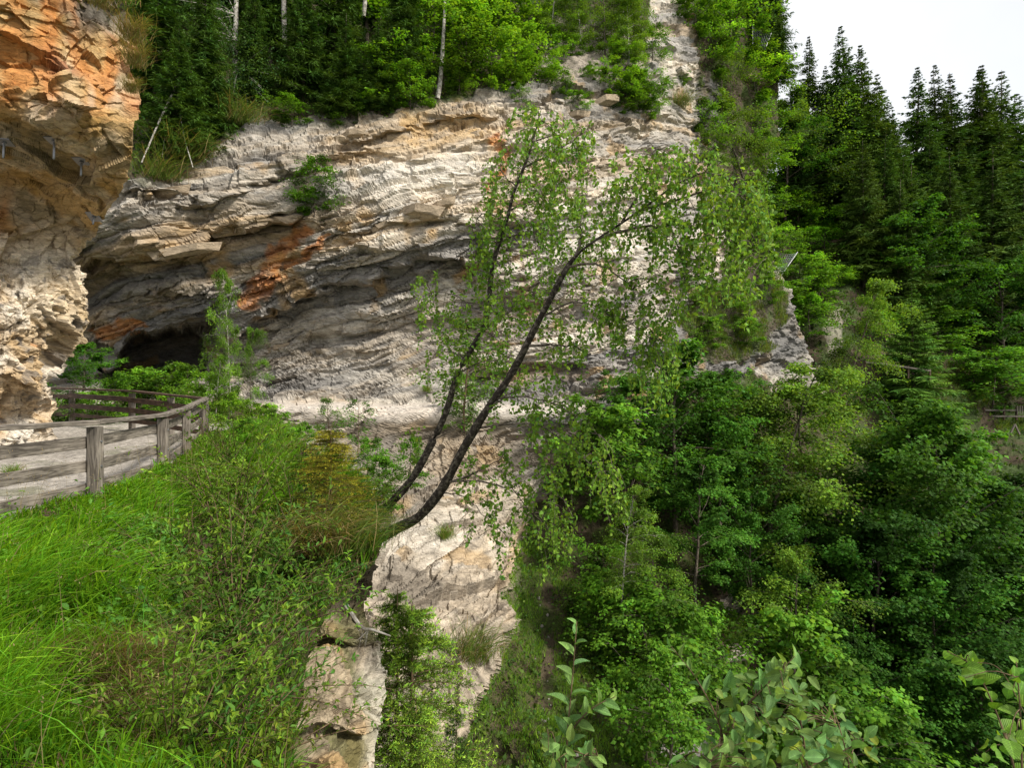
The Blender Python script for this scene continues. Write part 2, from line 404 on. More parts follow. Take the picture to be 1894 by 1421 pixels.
def smooth_normals(P, k=6):
    n = normals(P)
    for ax in (0, 1):
        c = np.cumsum(np.concatenate([np.repeat(n[:1] if ax == 0 else n[:, :1], k, ax), n, np.repeat(n[-1:] if ax == 0 else n[:, -1:], k, ax)], ax), ax)
        n = c[2 * k:] - c[:-2 * k] if ax == 0 else c[:, 2 * k:] - c[:, :-2 * k]
    return norm(n)

def grid_mesh(name, P, col, mat, smooth=False):
    nv, nu = P.shape[:2]; i = np.arange(nv - 1)[:, None] * nu; j = np.arange(nu - 1)[None]
    q = np.stack([i + j, i + nu + j, i + nu + j + 1, i + j + 1], -1).reshape(-1, 4)
    return mesh_np(name, P.reshape(-1, 3), None, mat, col.reshape(-1, 3), quads=q, smooth=smooth)

def mixc(c, rgb, m):
    m = np.clip(m, 0, 1)[..., None]; return c * (1 - m) + np.array(rgb) * m

CREAM, WHITE, GREY, DARK = (.44, .365, .27), (.74, .68, .58), (.215, .203, .188), (.072, .068, .064)
OCHRE, ORANGE, RUST, SOIL = (.47, .285, .095), (.50, .205, .055), (.29, .10, .04), (.075, .058, .035)
MOSS, GRAVEL = (.055, .075, .018), (.56, .50, .43)

# ---- the big layered cliff with its ledge path, the woods above and the gully below
cliff_pts = [(60,300,27),(60,700,31),(250,335,27),(250,480,28),(250,560,30.5),(250,700,31.5),
 (450,250,31),(450,400,29.5),(450,560,31.5),(450,720,33.0),(700,215,34),(700,350,31.5),(700,480,31.5),(700,600,33.2),(700,740,33.0),
 (900,170,36),(900,300,33),(900,450,33),(900,600,34.2),(900,740,33),(1100,150,40),(1100,300,37),(1100,500,36),(1100,740,33.5),
 (1250,60,46),(1250,300,43),(1250,560,40),(1250,800,36.5),(1400,0,58),(1400,300,54),(1430,560,46),(1430,680,44),
 (500,800,31),(700,800,31.2),(900,800,31.2),(1050,800,32),(720,1000,25.5),(900,1000,27),(800,1200,21),(920,1150,23),(780,1300,18),(850,1400,17),(700,1421,15),
 (1050,1000,29),(1200,900,33),(1400,900,38),(1200,1200,25),(1400,1200,30),(1000,1200,23),(1000,1421,17),(1300,1421,20),(1500,1400,27),(1600,1000,40),(1600,1421,30),
 (250,200,33),(250,0,42),(450,140,37),(450,0,45),(700,100,40),(700,0,46),(900,60,43),(900,0,48),(1100,0,48),(1250,-120,54),(600,-150,58),(1000,-150,60),(100,-150,50),(100,100,34),
 (250,1000,22),(250,1421,13),(500,1000,24),(500,1421,14),(850,1700,12),(1400,1700,20)]
cliff_tps = TPS(cliff_pts)
overhangs = [  # polyline under which the wall steps back, step in metres, fade in pixels
 ([(120,505),(200,492),(330,468),(420,432),(500,405),(560,392)], 1.7, 90),
 ([(440,640),(475,585),(540,560),(640,520),(760,490),(900,470)], 1.5, 110),
 ([(180,345),(300,352),(390,378),(470,345),(600,300),(690,285)], .7, 40),
 ([(690,415),(760,412),(835,402)], 1.1, 14), ([(660,395),(720,392),(800,380)], .35, 12),
 ([(870,690),(960,672),(1080,668)], 1.6, 50), ([(640,245),(720,240),(800,226),(930,200)], .8, 45),
 ([(700,285),(760,300),(800,296)], .6, 22), ([(1000,185),(1110,165),(1200,190)], .7, 35),
 ([(1080,330),(1160,300),(1220,290)], .6, 35), ([(170,625),(220,645),(300,615),(400,560)], 1.0, 45),
 ([(560,620),(700,606),(820,585)], .7, 30), ([(520,480),(640,440),(720,425)], .5, 22), ([(830,280),(900,262),(940,272)], .5, 20)]
def cliff_depth(px, py):
    Y = cliff_tps(px, py)
    wp = np.stack([np.ravel(px) * .012, np.ravel(py) * .03, 0 * np.ravel(px) + 3.3], 1); wob = (26 * fbm(wp, 3)).reshape(np.shape(px))
    for pts, d, fade in overhangs:
        f = poly(pts); x0, x1 = min(a[0] for a in pts), max(a[0] for a in pts)
        g = sstep(x0 - 25, x0 + 20, px) * (1 - sstep(x1 - 20, x1 + 25, px))
        t = py - f(px) - wob * min(1, fade / 60)
        Y = Y + d * g * sstep(-3, 9, t) * np.exp(-np.clip(t, 0, None) / fade)
    # cave mouth behind the railing
    e = ((px - 285) / 112) ** 2 + ((py - (672 + .30 * (300 - px))) / 62) ** 2 + .55 * fbm(wp * np.array([1.6, .7, 1]) + 8, 3).reshape(np.shape(px))
    e2_ = ((px - 368) / 62) ** 2 + ((py - 652) / 46) ** 2 + .6 * fbm(wp * np.array([2, .8, 1]) + 3, 3).reshape(np.shape(px))
    Y = Y + 7.5 * np.maximum(1 - sstep(.55, 1.0, e), .45 * (1 - sstep(.4, 1.0, e2_)))
    # ledge path: wall foot at 747, lip at 757
    g = sstep(380, 480, px) * (1 - sstep(1060, 1110, px))
    lip = 755 + 4 * np.sin(px * .02)
    Y = Y - g * 2.4 * sstep(744, 754, py) * (1 - .6 * sstep(lip + 6, lip + 60, py))
    # gully edge: grassy bed right of the lower face
    edge = np.interp(py, [800, 1000, 1080, 1160, 1220, 1300, 1421], [1050, 945, 940, 935, 915, 865, 800])
    Y = Y + (2.5 * sstep(0, 30, px - edge) - 1.0 * sstep(60, 260, px - edge)) * sstep(820, 1000, py)
    return Y
cl_R = poly([(-200,1445),(0,1445),(100,1450),(170,1437),(250,1440),(330,1415),(420,1406),(480,1422),(510,1442),(560,1462),(640,1490),(690,1492),(740,1540),(900,1600),(1700,1650)])
cl_L = lambda py: np.where(py < 760, 40.0, np.interp(py, [760, 900], [40, 300]))
cpx, cpy, cP = grid(-160, 1560, 760, cl_L, cl_R, 640, cliff_depth)
cN = smooth_normals(cP, 5)
cliff_top = poly([(0,345),(200,340),(262,330),(330,322),(420,255),(470,222),(600,228),(720,222),(790,196),(900,172),(990,140),(1060,150),(1130,160),(1175,215),(1192,110),(1200,40),(1212,-80),(1275,-80),(1283,60),(1292,150),(1303,250),(1440,330)])
p = cP.reshape(-1, 3); fx, fy = cpx.ravel(), cpy.ravel()
wx = fx + 22 * perlin(p * .55) + 8 * perlin(p * 1.7); wy = fy + 18 * perlin(p * .6 + 9) + 7 * perlin(p * 1.9 + 5)
above = sstep(2, -14, wy - cliff_top(fx))
right_patch = np.maximum(np.maximum(blob(wx, wy, 1345, 600, 90, 90), blob(wx, wy, 1380, 360, 55, 190)), blob(wx, wy, 1425, 560, 34, 60)) > .42
lower = sstep(0, 25, wx - np.interp(wy, [760, 800, 1000, 1080, 1160, 1220, 1300, 1421, 1700], [1085, 1062, 945, 940, 935, 915, 865, 800, 700])) * sstep(770, 800, wy)
lower = np.maximum(lower, sstep(1195, 1225, wx) * sstep(690, 705, wy) * (1 - .0 * wx) * ((wx < 1425) | (wy > 730)))
soil = np.clip(np.maximum(np.maximum(above, right_patch * .9), lower), 0, 1)
bare_rock = (blob(wx, wy, 1365, 1160, 50, 85) > .5) | (blob(wx, wy, 1312, 190, 26, 75) > .5) | (blob(wx, wy, 1412, 148, 36, 22) > .5) | (blob(wx, wy, 1280, 1390, 60, 40) > .5)
soil *= 1 - .95 * bare_rock
q = strata(p); q[:, :2] += (.38 * np.stack([perlin(p * .23), perlin(p * .21 + 31)], 1)); q[:, 1] += .10 * perlin(p * .9 + 3)
stretch = np.linalg.norm(np.gradient(cP, axis=0), axis=-1).ravel(); fine = 1 / (1 + (stretch / .14) ** 3); midf = 1 / (1 + (stretch / .34) ** 2)
h1, r1, _ = facets(q * np.array([.16, .55, .20], np.float32))
h2, r2, e2 = facets(q * np.array([.50, 1.7, .55], np.float32) + 40)
h3, r3, e3 = facets(q * np.array([1.3, 3.9, 1.4], np.float32) + 90)
h4, r4, _ = facets(q * np.array([2.8, 6.8, 3.0], np.float32) + 70)
plate = fbm(q * np.array([.30, 3.6, .35], np.float32), 2)
lowz = sstep(1000, 1080, fy) * (fx < 980)
rough = .22 + .78 * sstep(-.25, .4, perlin(p * .28 + 77) + .4 * perlin(p * .8 + 12))
rough = np.where(lowz > .5, np.maximum(rough, .5), rough) * (1 - .45 * blob(wx, wy, 800, 345, 160, 60))
def beds(f0, seed, wv):
    bq = q[:, 1] * f0 + wv * perlin(p * .16 + seed); bi = np.floor(bq); bf = bq - bi
    b_ = bi.astype(int) & 255; ai = np.floor(q[:, 0] * .34 * f0 + 9 * _rnd[b_, 2] + .35 * perlin(p * .7 + seed)).astype(int)
    blk = _rnd[_perm[(_perm[b_] + ai) & 255], 7] - .5
    pro = .75 * perlin(np.stack([q[:, 0] * .13 * f0 ** .5, bi * 7.31 + seed, q[:, 2] * .1], 1)) + .7 * (_rnd[b_, 5] - .5) + 1.0 * blk
    groove = np.exp(-(bf / .07) ** 2) + np.exp(-((1 - bf) / .10) ** 2)
    return pro + .35 * (bf - .5), groove, _rnd[bi.astype(int) & 255, 6]
b1, g1, c1 = beds(.62, 2.0, .45); b2, g2, c2 = beds(1.75, 51.0, .4)
D = .42 * h1 + midf * (.36 * b1 - .14 * g1 + .17 * b2 - .07 * g2) * (1 - .8 * lowz) + rough * (.34 * h2 * midf + fine * (.20 * h3 + .085 * h4 + .06 * plate)) + .25 * fbm(p * .35, 3)
ledge_band = sstep(744, 750, fy) * (1 - sstep(760, 775, fy)) * sstep(480, 520, fx) * (1 - sstep(1060, 1090, fx))
calm = np.maximum(ledge_band, .75 * sstep(742, 748, fy) * (1 - sstep(785, 815, fy)) * sstep(480, 520, fx) * (1 - sstep(1060, 1090, fx)))
ce = ((fx - 285) / 112) ** 2 + ((fy - (672 + .18 * (300 - fx))) / 62) ** 2
calm = np.maximum(calm, .5 * (1 - sstep(.8, 1.25, ce)))
D = D * (1 - .8 * soil) * (1 - .9 * calm) + soil * .35 * fbm(p * .8, 3)
D -= rough * (1 - soil) * .10 * (e2 < .06) * (fy < 800)
cP2 = (p + cN.reshape(-1, 3) * D[:, None]).reshape(cP.shape)
# colours of the stone
band = fbm(q * np.array([.10, .9, .1], np.float32) + 11, 4); band2 = fbm(q * np.array([.5, 5.0, .5], np.float32), 3)
col = np.array(CREAM) * (1 + .30 * (r2 - .5) + .22 * (r3 - .5) + .2 * (r4 - .5))[:, None]
col = mixc(col, WHITE, .55 * sstep(-.05, .5, band2) + .3 * (r3 > .72))
col = mixc(col, GREY, .6 * sstep(.05, .55, band) + .3 * (r3 < .2) + .5 * (c1 < .3) + .35 * (c2 < .25))
col = mixc(col, WHITE, .45 * (c1 > .75)); col = mixc(col, OCHRE, .35 * (c2 > .86)); col = mixc(col, DARK, .5 * np.clip(g2, 0, 1) * (c2 > .4))
col = mixc(col, OCHRE, .65 * sstep(.2, .6, fbm(p * .45 + 60, 3)) * (r2 > .35))
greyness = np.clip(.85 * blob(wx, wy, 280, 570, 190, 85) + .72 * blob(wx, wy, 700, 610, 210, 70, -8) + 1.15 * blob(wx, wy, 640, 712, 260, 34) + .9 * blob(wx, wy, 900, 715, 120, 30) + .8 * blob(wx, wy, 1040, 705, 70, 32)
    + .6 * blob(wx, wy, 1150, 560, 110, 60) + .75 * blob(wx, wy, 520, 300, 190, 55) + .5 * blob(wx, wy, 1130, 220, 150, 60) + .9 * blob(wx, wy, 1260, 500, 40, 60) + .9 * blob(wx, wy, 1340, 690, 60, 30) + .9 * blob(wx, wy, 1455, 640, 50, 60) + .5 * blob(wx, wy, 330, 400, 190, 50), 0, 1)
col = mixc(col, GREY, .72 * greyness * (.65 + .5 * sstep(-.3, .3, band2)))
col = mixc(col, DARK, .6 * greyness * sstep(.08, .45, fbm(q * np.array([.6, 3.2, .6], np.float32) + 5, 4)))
white = np.clip(1.0 * blob(wx, wy, 800, 335, 180, 65, -6) + .9 * blob(wx, wy, 1130, 410, 110, 90) + .5 * blob(wx, wy, 1230, 130, 40, 130) + .5 * blob(wx, wy, 740, 690, 120, 25), 0, 1)
col = mixc(col, WHITE, .9 * white * (.6 + .5 * r2))
ochre = np.clip(.8 * blob(wx, wy, 740, 255, 130, 40, -8) + .7 * blob(wx, wy, 860, 225, 70, 40) + .6 * blob(wx, wy, 330, 440, 150, 30, -15) + .9 * blob(wx, wy, 970, 690, 90, 14) + .5 * blob(wx, wy, 840, 860, 60, 70) + .6 * blob(wx, wy, 780, 785, 90, 14, -10) + .6 * blob(wx, wy, 930, 395, 25, 60), 0, 1)
col = mixc(col, OCHRE, .62 * ochre * (.45 + .75 * r3))
streak = np.minimum(seg_dist(wx, wy, [(468,556),(492,505),(520,465),(556,428)]) / 15, seg_dist(wx, wy, [(520,505),(560,480),(600,440)]) / 8)
streak = np.minimum(streak, np.minimum(seg_dist(wx, wy, [(178,622),(215,606),(250,600)]) / 13, seg_dist(wx, wy, [(915,250),(935,300),(905,350)]) / 9))
om = sstep(1.25, .55, streak + .5 * perlin(p * 2.2))
col = mixc(col, ORANGE, .85 * om * (.55 + .5 * r4)); col = mixc(col, RUST, .45 * om * (r3 > .55))
col = mixc(col, DARK, .8 * (blob(wx, wy, 1312, 190, 26, 75) > .5)); col = mixc(col, (.20, .14, .09), .8 * (blob(wx, wy, 1412, 148, 36, 22) > .5))
lowface = (sstep(1000, 1080, wy) * (fx < 980))
col = mixc(col, (.30, .245, .18), .8 * lowface)
col = col * (1 + lowface * (.35 * fbm(p * 2.2 + 4, 3) + .35 * (r4 - .5)))[:, None]
col = mixc(col, (.17, .145, .115), .8 * sstep(.1, .6, blob(wx, wy, 765, 1085, 60, 55) + .3 * perlin(p * 1.2)))
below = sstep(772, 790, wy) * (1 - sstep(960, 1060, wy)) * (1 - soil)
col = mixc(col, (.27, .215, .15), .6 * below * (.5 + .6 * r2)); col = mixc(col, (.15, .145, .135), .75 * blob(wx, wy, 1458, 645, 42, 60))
col = mixc(col, GRAVEL, .95 * ledge_band); col = mixc(col, (.55, .48, .40), .8 * sstep(752, 760, wy) * (1 - sstep(768, 790, wy)) * sstep(500, 540, wx) * (1 - sstep(840, 920, wx)))
sm = sstep(-.25, .35, fbm(p * .7 + 21, 3))
scol = np.array(SOIL)[None] * (1 - sm[:, None]) + np.array(MOSS)[None] * sm[:, None]
scree = above * sstep(930, 1000, wx) * sstep(.3, .5, blob(wx, wy, 1100, 105, 120, 60) + .25 * perlin(p * .9))
scol = mixc(scol, (.34, .29, .235), scree)
col = col * (1 - soil[:, None]) + scol * soil[:, None]
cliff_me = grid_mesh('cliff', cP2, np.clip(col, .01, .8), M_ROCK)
cliff = link('cliff', cliff_me, kind='structure')
cliff_soil = soil.reshape(cpx.shape)

# ---- near rock buttress with its overhang, left of the path
but_pts = [(-200,-150,10.4),(0,-150,10.6),(220,-150,12.2),(0,0,10.7),(120,0,11.3),(220,0,12.4),(0,100,10.8),(120,100,11.3),(245,120,12.5),(0,185,10.6),(80,205,10.8),(150,225,11.2),(245,290,12.5),
 (0,300,12.1),(100,300,12.2),(200,330,12.7),(0,365,13.0),(100,400,13.5),(190,395,13.4),(0,450,12.9),(60,470,13.3),(140,460,14.0),(0,560,12.5),(80,560,13.0),(155,570,14.2),
 (0,700,12.6),(60,700,13.2),(95,700,14.0),(0,840,13.0),(98,822,14.8),(-200,300,11),(-200,560,11.6),(-200,850,11.8),(50,900,13.4)]
but_tps = TPS(but_pts)
bu_R = poly([(-160,205),(0,215),(30,225),(60,252),(100,240),(140,246),(220,250),(290,246),(335,236),(352,226),(385,205),(410,186),(440,160),(462,134),(480,132),(510,150),(545,158),(590,157),(615,146),(640,122),(662,110),(680,96),(700,84),(730,84),(760,92),(800,97),(860,100)])
bgx, bgy, bP = grid(-160, 870, 620, lambda y: 0 * y - 180, bu_R, 290, lambda x, y: but_tps(x, y), skirt=14, skirt_len=5, skirt_in=.25)
bN = smooth_normals(bP, 6); p = bP.reshape(-1, 3); fx, fy = bgx.ravel(), bgy.ravel()
wx = fx + 14 * perlin(p * 1.1) + 6 * perlin(p * 3.1); wy = fy + 12 * perlin(p * 1.2 + 9) + 6 * perlin(p * 3.3 + 5)
q = strata(p * np.array([1, 1, 1])); q += .25 * np.stack([perlin(p * .6), perlin(p * .6 + 31), perlin(p * .6 + 57)], 1)
h1, r1, _ = facets(q * np.array([.75, .8, .75], np.float32) + 3)
h2, r2, e2 = facets(q * np.array([1.8, 2.2, 1.8], np.float32) + 40)
h3, r3, e3 = facets(q * np.array([4.6, 6.0, 4.6], np.float32) + 90)
pits = fbm(p * 7.5, 3)
lower_w = sstep(420, 520, fy)
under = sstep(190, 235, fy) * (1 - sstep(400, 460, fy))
bst = np.linalg.norm(np.gradient(bP, axis=0), axis=-1).ravel(); bfin = 1 / (1 + (bst / .07) ** 3)
D = (.30 * h1 + (.15 * h2 + .06 * h3) * bfin) * (1 - .35 * under) + .06 * fbm(p * 2.2, 3) + lower_w * (.07 * pits - .09 * sstep(.15, .5, fbm(p * 3.3 + 8, 2)))
bP2 = (p + bN.reshape(-1, 3) * D[:, None]).reshape(bP.shape)
col = np.array((.50, .39, .26)) * (1 + .35 * (r2 - .5) + .3 * (r3 - .5))[:, None]
col = mixc(col, OCHRE, .75 * sstep(-.2, .4, fbm(p * .9 + 3, 3)) * (1 - .55 * lower_w))
up = 1 - sstep(170, 240, wy)
stk = perlin(np.stack([wx * .028, wy * .007, 0 * wx], 1)) + .4 * perlin(p * 2.0)
col = mixc(col, ORANGE, up * .78 * sstep(-.5, .2, stk)); col = mixc(col, RUST, up * .75 * sstep(.15, .5, perlin(p * 1.6 + 12)))
col = mixc(col, WHITE, up * .45 * sstep(.25, .5, perlin(np.stack([wx * .03 + 5, wy * .006, 0 * wx], 1))))
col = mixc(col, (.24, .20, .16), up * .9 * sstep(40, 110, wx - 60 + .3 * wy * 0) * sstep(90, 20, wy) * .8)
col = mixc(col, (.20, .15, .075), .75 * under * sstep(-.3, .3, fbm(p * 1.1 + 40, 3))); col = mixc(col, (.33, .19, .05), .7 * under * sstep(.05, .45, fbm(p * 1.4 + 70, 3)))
col = mixc(col, WHITE, .9 * lower_w * sstep(-.45, .2, fbm(p * .8 + 30, 3)) * (1 - .5 * blob(wx, wy, 130, 560, 60, 80)))
col = mixc(col, (.55, .40, .20), .5 * lower_w * blob(wx, wy, 120, 560, 70, 90))
col = mixc(col, (.16, .145, .13), .75 * lower_w * sstep(.22, .5, fbm(p * 3.6 + 15, 3)))
col = mixc(col, ORANGE, .6 * (blob(wx, wy, 80, 645, 10, 10) + blob(wx, wy, 5, 390, 14, 40)))
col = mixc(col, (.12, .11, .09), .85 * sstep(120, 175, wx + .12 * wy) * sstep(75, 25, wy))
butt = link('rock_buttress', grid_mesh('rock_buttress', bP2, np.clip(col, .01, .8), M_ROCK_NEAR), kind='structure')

# ---- near bank: grassy slope between camera and railing, falling off to the gorge on the right
RAIL = [(-5.4, 3.2), (-5.42, 6.1), (-5.47, 7.8), (-5.87, 10.0), (-6.84, 12.5), (-7.99, 15.5)]      # railing line in plan
bank_pts = [(0,974,6.3),(175,925,7.8),(301,874,10),(345,840,12.5),(380,812,15.5),(0,1421,3.1),(0,1200,4.15),(0,1050,5.4),(200,1421,3.3),(200,1200,4.5),(200,1050,6.0),
 (400,1421,3.7),(400,1200,5.1),(400,1000,7.4),(400,900,9.9),(550,1421,4.3),(560,1200,5.6),(550,1000,7.6),(550,900,9.3),(550,835,11.7),(650,1050,7.3),(690,960,7.9),(640,880,9.4),(480,812,14.2),
 (-200,1421,2.9),(-200,1100,4.3),(-200,1000,5.4),(200,1600,2.6),(0,1600,2.4),(550,1600,3.4),(600,1100,6.6)]
bank_tps = TPS(bank_pts)
ba_L = lambda y: np.interp(y, [800, 812, 840, 874, 925, 974, 1100], [385, 378, 343, 299, 172, -10, -230])
ba_R = poly([(800,480),(830,560),(870,640),(930,694),(1000,708),(1050,698),(1085,665),(1120,618),(1180,585),(1260,560),(1421,545),(1600,520)])
kpx, kpy, kP = grid(802, 1600, 330, ba_L, ba_R, 260, lambda x, y: bank_tps(x, y), skirt=14, skirt_len=1.6, skirt_in=.9)
kP[:, -14:, 2] -= (np.linspace(0, 1, 15)[1:] ** 1.2 * .8)[None]
kN = smooth_normals(kP, 5); kN[kN[..., 2] < 0] *= -1
p = kP.reshape(-1, 3)
D = .14 * fbm(p * .9, 3) + .05 * fbm(p * 4, 3) + .03 * facets(p * 6)[0]
kP2 = (p + kN.reshape(-1, 3) * D[:, None]).reshape(kP.shape)
sm = sstep(-.3, .4, fbm(p * 1.5, 3))
col = np.array((.070, .050, .030))[None] * (1 - sm[:, None]) + np.array((.05, .065, .018))[None] * sm[:, None]
bank = link('grassy_bank', grid_mesh('grassy_bank', kP2, col, M_SOIL), kind='structure')

# ---- rock under the bank's lip
ro_pts = [(600,1060,8.3),(690,1060,8.3),(560,1150,7.3),(640,1150,7.6),(700,1180,7.9),(530,1250,6.4),(600,1250,6.5),(710,1260,7.6),(520,1340,5.7),(600,1340,5.9),(700,1350,6.9),(500,1450,5.4),(600,1450,5.6),(690,1450,6.5),(600,1700,4.6),(690,1700,5.6),(480,1700,4.4)]
ro_tps = TPS(ro_pts)
ro_R = poly([(1040,700),(1100,680),(1140,672),(1165,690),(1200,700),(1250,712),(1285,716),(1300,706),(1340,704),(1380,696),(1421,692),(1700,660)])
def ro_depth(x, y):
    Y = ro_tps(x, y)
    for yl, d, f in ((1350, .28, 50), (1185, .3, 40)):
        t = y - yl - 8 * np.sin(x * .05); Y = Y + d * sstep(-3, 6, t) * np.exp(-np.clip(t, 0, None) / f)
    return Y
rpx, rpy, rP = grid(1045, 1650, 330, lambda y: 0 * y + 430, ro_R, 170, ro_depth, skirt=12, skirt_len=3, skirt_in=.3)
rN = smooth_normals(rP, 5); p = rP.reshape(-1, 3); fy = rpy.ravel(); fx = rpx.ravel()
q = strata(p); q[:, 1] += .2 * perlin(p * 1.1)
h1, r1, _ = facets(q * np.array([1.3, 2.2, 1.3], np.float32) + 9); h2, r2, e2 = facets(q * np.array([3.0, 6.5, 3.0], np.float32) + 33); h3, r3, _ = facets(q * np.array([8, 20, 8], np.float32))
rP2 = (p + rN.reshape(-1, 3) * (.13 * h1 + .06 * h2 + .022 * h3 + .16 * fbm(p * 1.3, 3) + .04 * fbm(p * 5, 3))[:, None]).reshape(rP.shape)
col = np.array((.33, .265, .18)) * (1 + .4 * (r2 - .5) + .3 * (r3 - .5))[:, None]
col = mixc(col, (.20, .16, .11), .8 * sstep(-.1, .4, fbm(p * 1.3, 3))); col = mixc(col, OCHRE, .5 * sstep(.1, .5, fbm(p * 1.1 + 50, 3)))
col = mixc(col, (.11, .115, .04), .75 * sstep(.0, .45, fbm(p * 1.6 + 90, 3))); col = mixc(col, WHITE, .45 * sstep(655, 700, fx) * sstep(1180, 1230, fy))
col = mixc(col, SOIL, .9 * sstep(1150, 1090, fy + 20 * perlin(p * 1.5)))
rockn = link('rock_outcrop', grid_mesh('rock_outcrop', rP2, np.clip(col, .01, .8), M_ROCK_NEAR), kind='structure')

# ---- gravel path between railing and buttress, on round the corner behind it
def side_of_rail(X, Y):
    """signed distance right of the path's outer edge in plan"""
    rx = np.interp(Y, [a[1] for a in RAIL] + [30], [a[0] for a in RAIL] + [-13.5]); return X - rx
def sheet(name, x0, x1, y0, y1, nx, ny, zf, cf, mat, keep=None):
    X, Y = np.meshgrid(np.linspace(x0, x1, nx), np.linspace(y0, y1, ny)); P = np.stack([X, Y, zf(X, Y)], -1)
    me = grid_mesh(name, P[::-1], cf(P[::-1].reshape(-1, 3)).reshape(ny, nx, 3), mat); return me
def path_z(X, Y):
    P = np.stack([X.ravel(), Y.ravel(), 0 * X.ravel()], 1)
    z = (-1.68 + .03 * fbm(P * 1.2, 3) + .012 * fbm(P * 9, 2)).reshape(X.shape)
    return z - 2.2 * np.clip(side_of_rail(X, Y) - .25, 0, None)
def path_c(P):
    c = np.array((.35, .315, .27)) * (1 + .35 * fbm(P * 14, 3) + .2 * fbm(P * 1.1, 2))[:, None]
    g = sstep(.1, .5, fbm(P * .9 + 4, 3)) * .5
    return mixc(c, (.10, .11, .04), g)
path = link('gravel_path', sheet('gravel_path', -19, -5.0, 2.0, 21.2, 150, 210, path_z, path_c, M_SOIL), kind='structure')
def alc_z(X, Y):
    P = np.stack([X.ravel(), Y.ravel(), 0 * X.ravel()], 1)
    z = (-1.85 + .18 * fbm(P * .5, 3)).reshape(X.shape); r = np.interp(Y, [14, 17, 22, 28, 33, 36], [-7.6, -8.3, -9.9, -12.6, -14.5, -15.5])
    return z - 1.6 * np.clip(X - r, 0, None) + .04 * np.clip(Y - 22, 0, 10)
def alc_c(P):
    m = sstep(-.3, .3, fbm(P * .8, 3)); return np.array((.08, .06, .035))[None] * (1 - m[:, None]) + np.array((.05, .07, .02))[None] * m[:, None]
alcove = link('alcove_ground', sheet('alcove_ground', -30, -2.0, 15.6, 40, 110, 110, alc_z, alc_c, M_SOIL), kind='structure')

# ---- wooded hillside and gorge floor on the right
hill_pts = [(1380,430,64),(1400,600,57),(1450,370,80),(1500,370,88),(1500,480,67),(1600,360,92),(1600,430,75),(1600,560,63),(1600,700,53),(1700,380,98),(1700,500,80),(1700,650,62),(1700,760,55),
 (1890,400,108),(1890,560,86),(1890,700,67),(1890,775,60),(2150,400,112),(2150,560,84),(2150,775,58),(1480,650,56),(1480,800,49),(1600,850,48),(1520,950,44),(1700,900,47),(1890,900,48),(1600,1050,40),(1890,1100,39),
 (1600,1250,36),(1890,1300,34),(1600,1450,32),(1890,1450,31),(2150,1000,44),(2150,1450,30),(1400,900,46),(1300,1000,44),(1200,1250,34),(1200,1450,28)]
hill_tps = TPS(hill_pts)
hi_L = lambda y: np.interp(y, [365, 700, 800, 1500], [1330, 1330, 1250, 1000])
hpx, hpy, hP = grid(365, 1560, 260, hi_L, lambda y: 0 * y + 2250, 260, lambda x, y: hill_tps(x, y), skirt=0)
crest = hP[:1] + np.array([0, 1, -.35]) * (np.linspace(1, 0, 9)[:-1] * 40)[:, None, None]
hP = np.concatenate([crest, hP], 0); hpx = np.concatenate([np.repeat(hpx[:1], 8, 0), hpx]); hpy = np.concatenate([np.repeat(hpy[:1], 8, 0), hpy])
hN = smooth_normals(hP, 4); hN[hN[..., 2] < 0] *= -1
p = hP.reshape(-1, 3); fx, fy = hpx.ravel(), hpy.ravel()
hP2 = (p + hN.reshape(-1, 3) * (.9 * fbm(p * .16, 4) + .2 * facets(p * .8)[0])[:, None]).reshape(hP.shape)
sm = sstep(-.3, .3, fbm(p * .3, 3)); wx = fx + 14 * perlin(p * .25); wy = fy + 9 * perlin(p * .27 + 7)
col = np.array((.07, .052, .032))[None] * (1 - sm[:, None]) + np.array((.045, .070, .018))[None] * sm[:, None]
col = mixc(col, (.17, .115, .075), .9 * (blob(wx, wy, 1575, 455, 45, 40) > .4) + .8 * (blob(wx, wy, 1660, 600, 70, 30) > .5) + .7 * (blob(wx, wy, 1760, 690, 60, 14) > .5))
col = mixc(col, (.42, .37, .30), .6 * (blob(wx, wy, 1545, 610, 18, 50) > .5))
river = seg_dist(wx, wy, [(1490,890),(1525,950),(1570,1000),(1610,1040)])
col = mixc(col, (.50, .47, .45), .95 * sstep(26, 16, river))
hill = link('wooded_hillside', grid_mesh('wooded_hillside', hP2, np.clip(col, .01, .8), M_SOIL), kind='structure')
# far ground out to the horizon
gz = MB(); gz.add([(-900, -300, -45), (900, -300, -45), (900, 900, -45), (-900, 900, -45)], [(0, 1, 2), (0, 2, 3)], (.05, .07, .02))
link('valley_ground', gz.mesh('valley_ground', M_SOIL), kind='structure')
# ------------------------------------------------------------------ plant builders (each returns mesh data that copies share)
def vary(base, n, v=.25, hue=.12):
    k = 1 + v * rng.normal(size=(n, 1)); w = hue * rng.normal(size=(n, 1))
    c = np.array(base)[None] * np.clip(k, .35, 1.9) * np.concatenate([1 + 1.3 * w, 1 + .2 * w, 1 - .8 * w], 1)
    return np.clip(c, .003, .6)

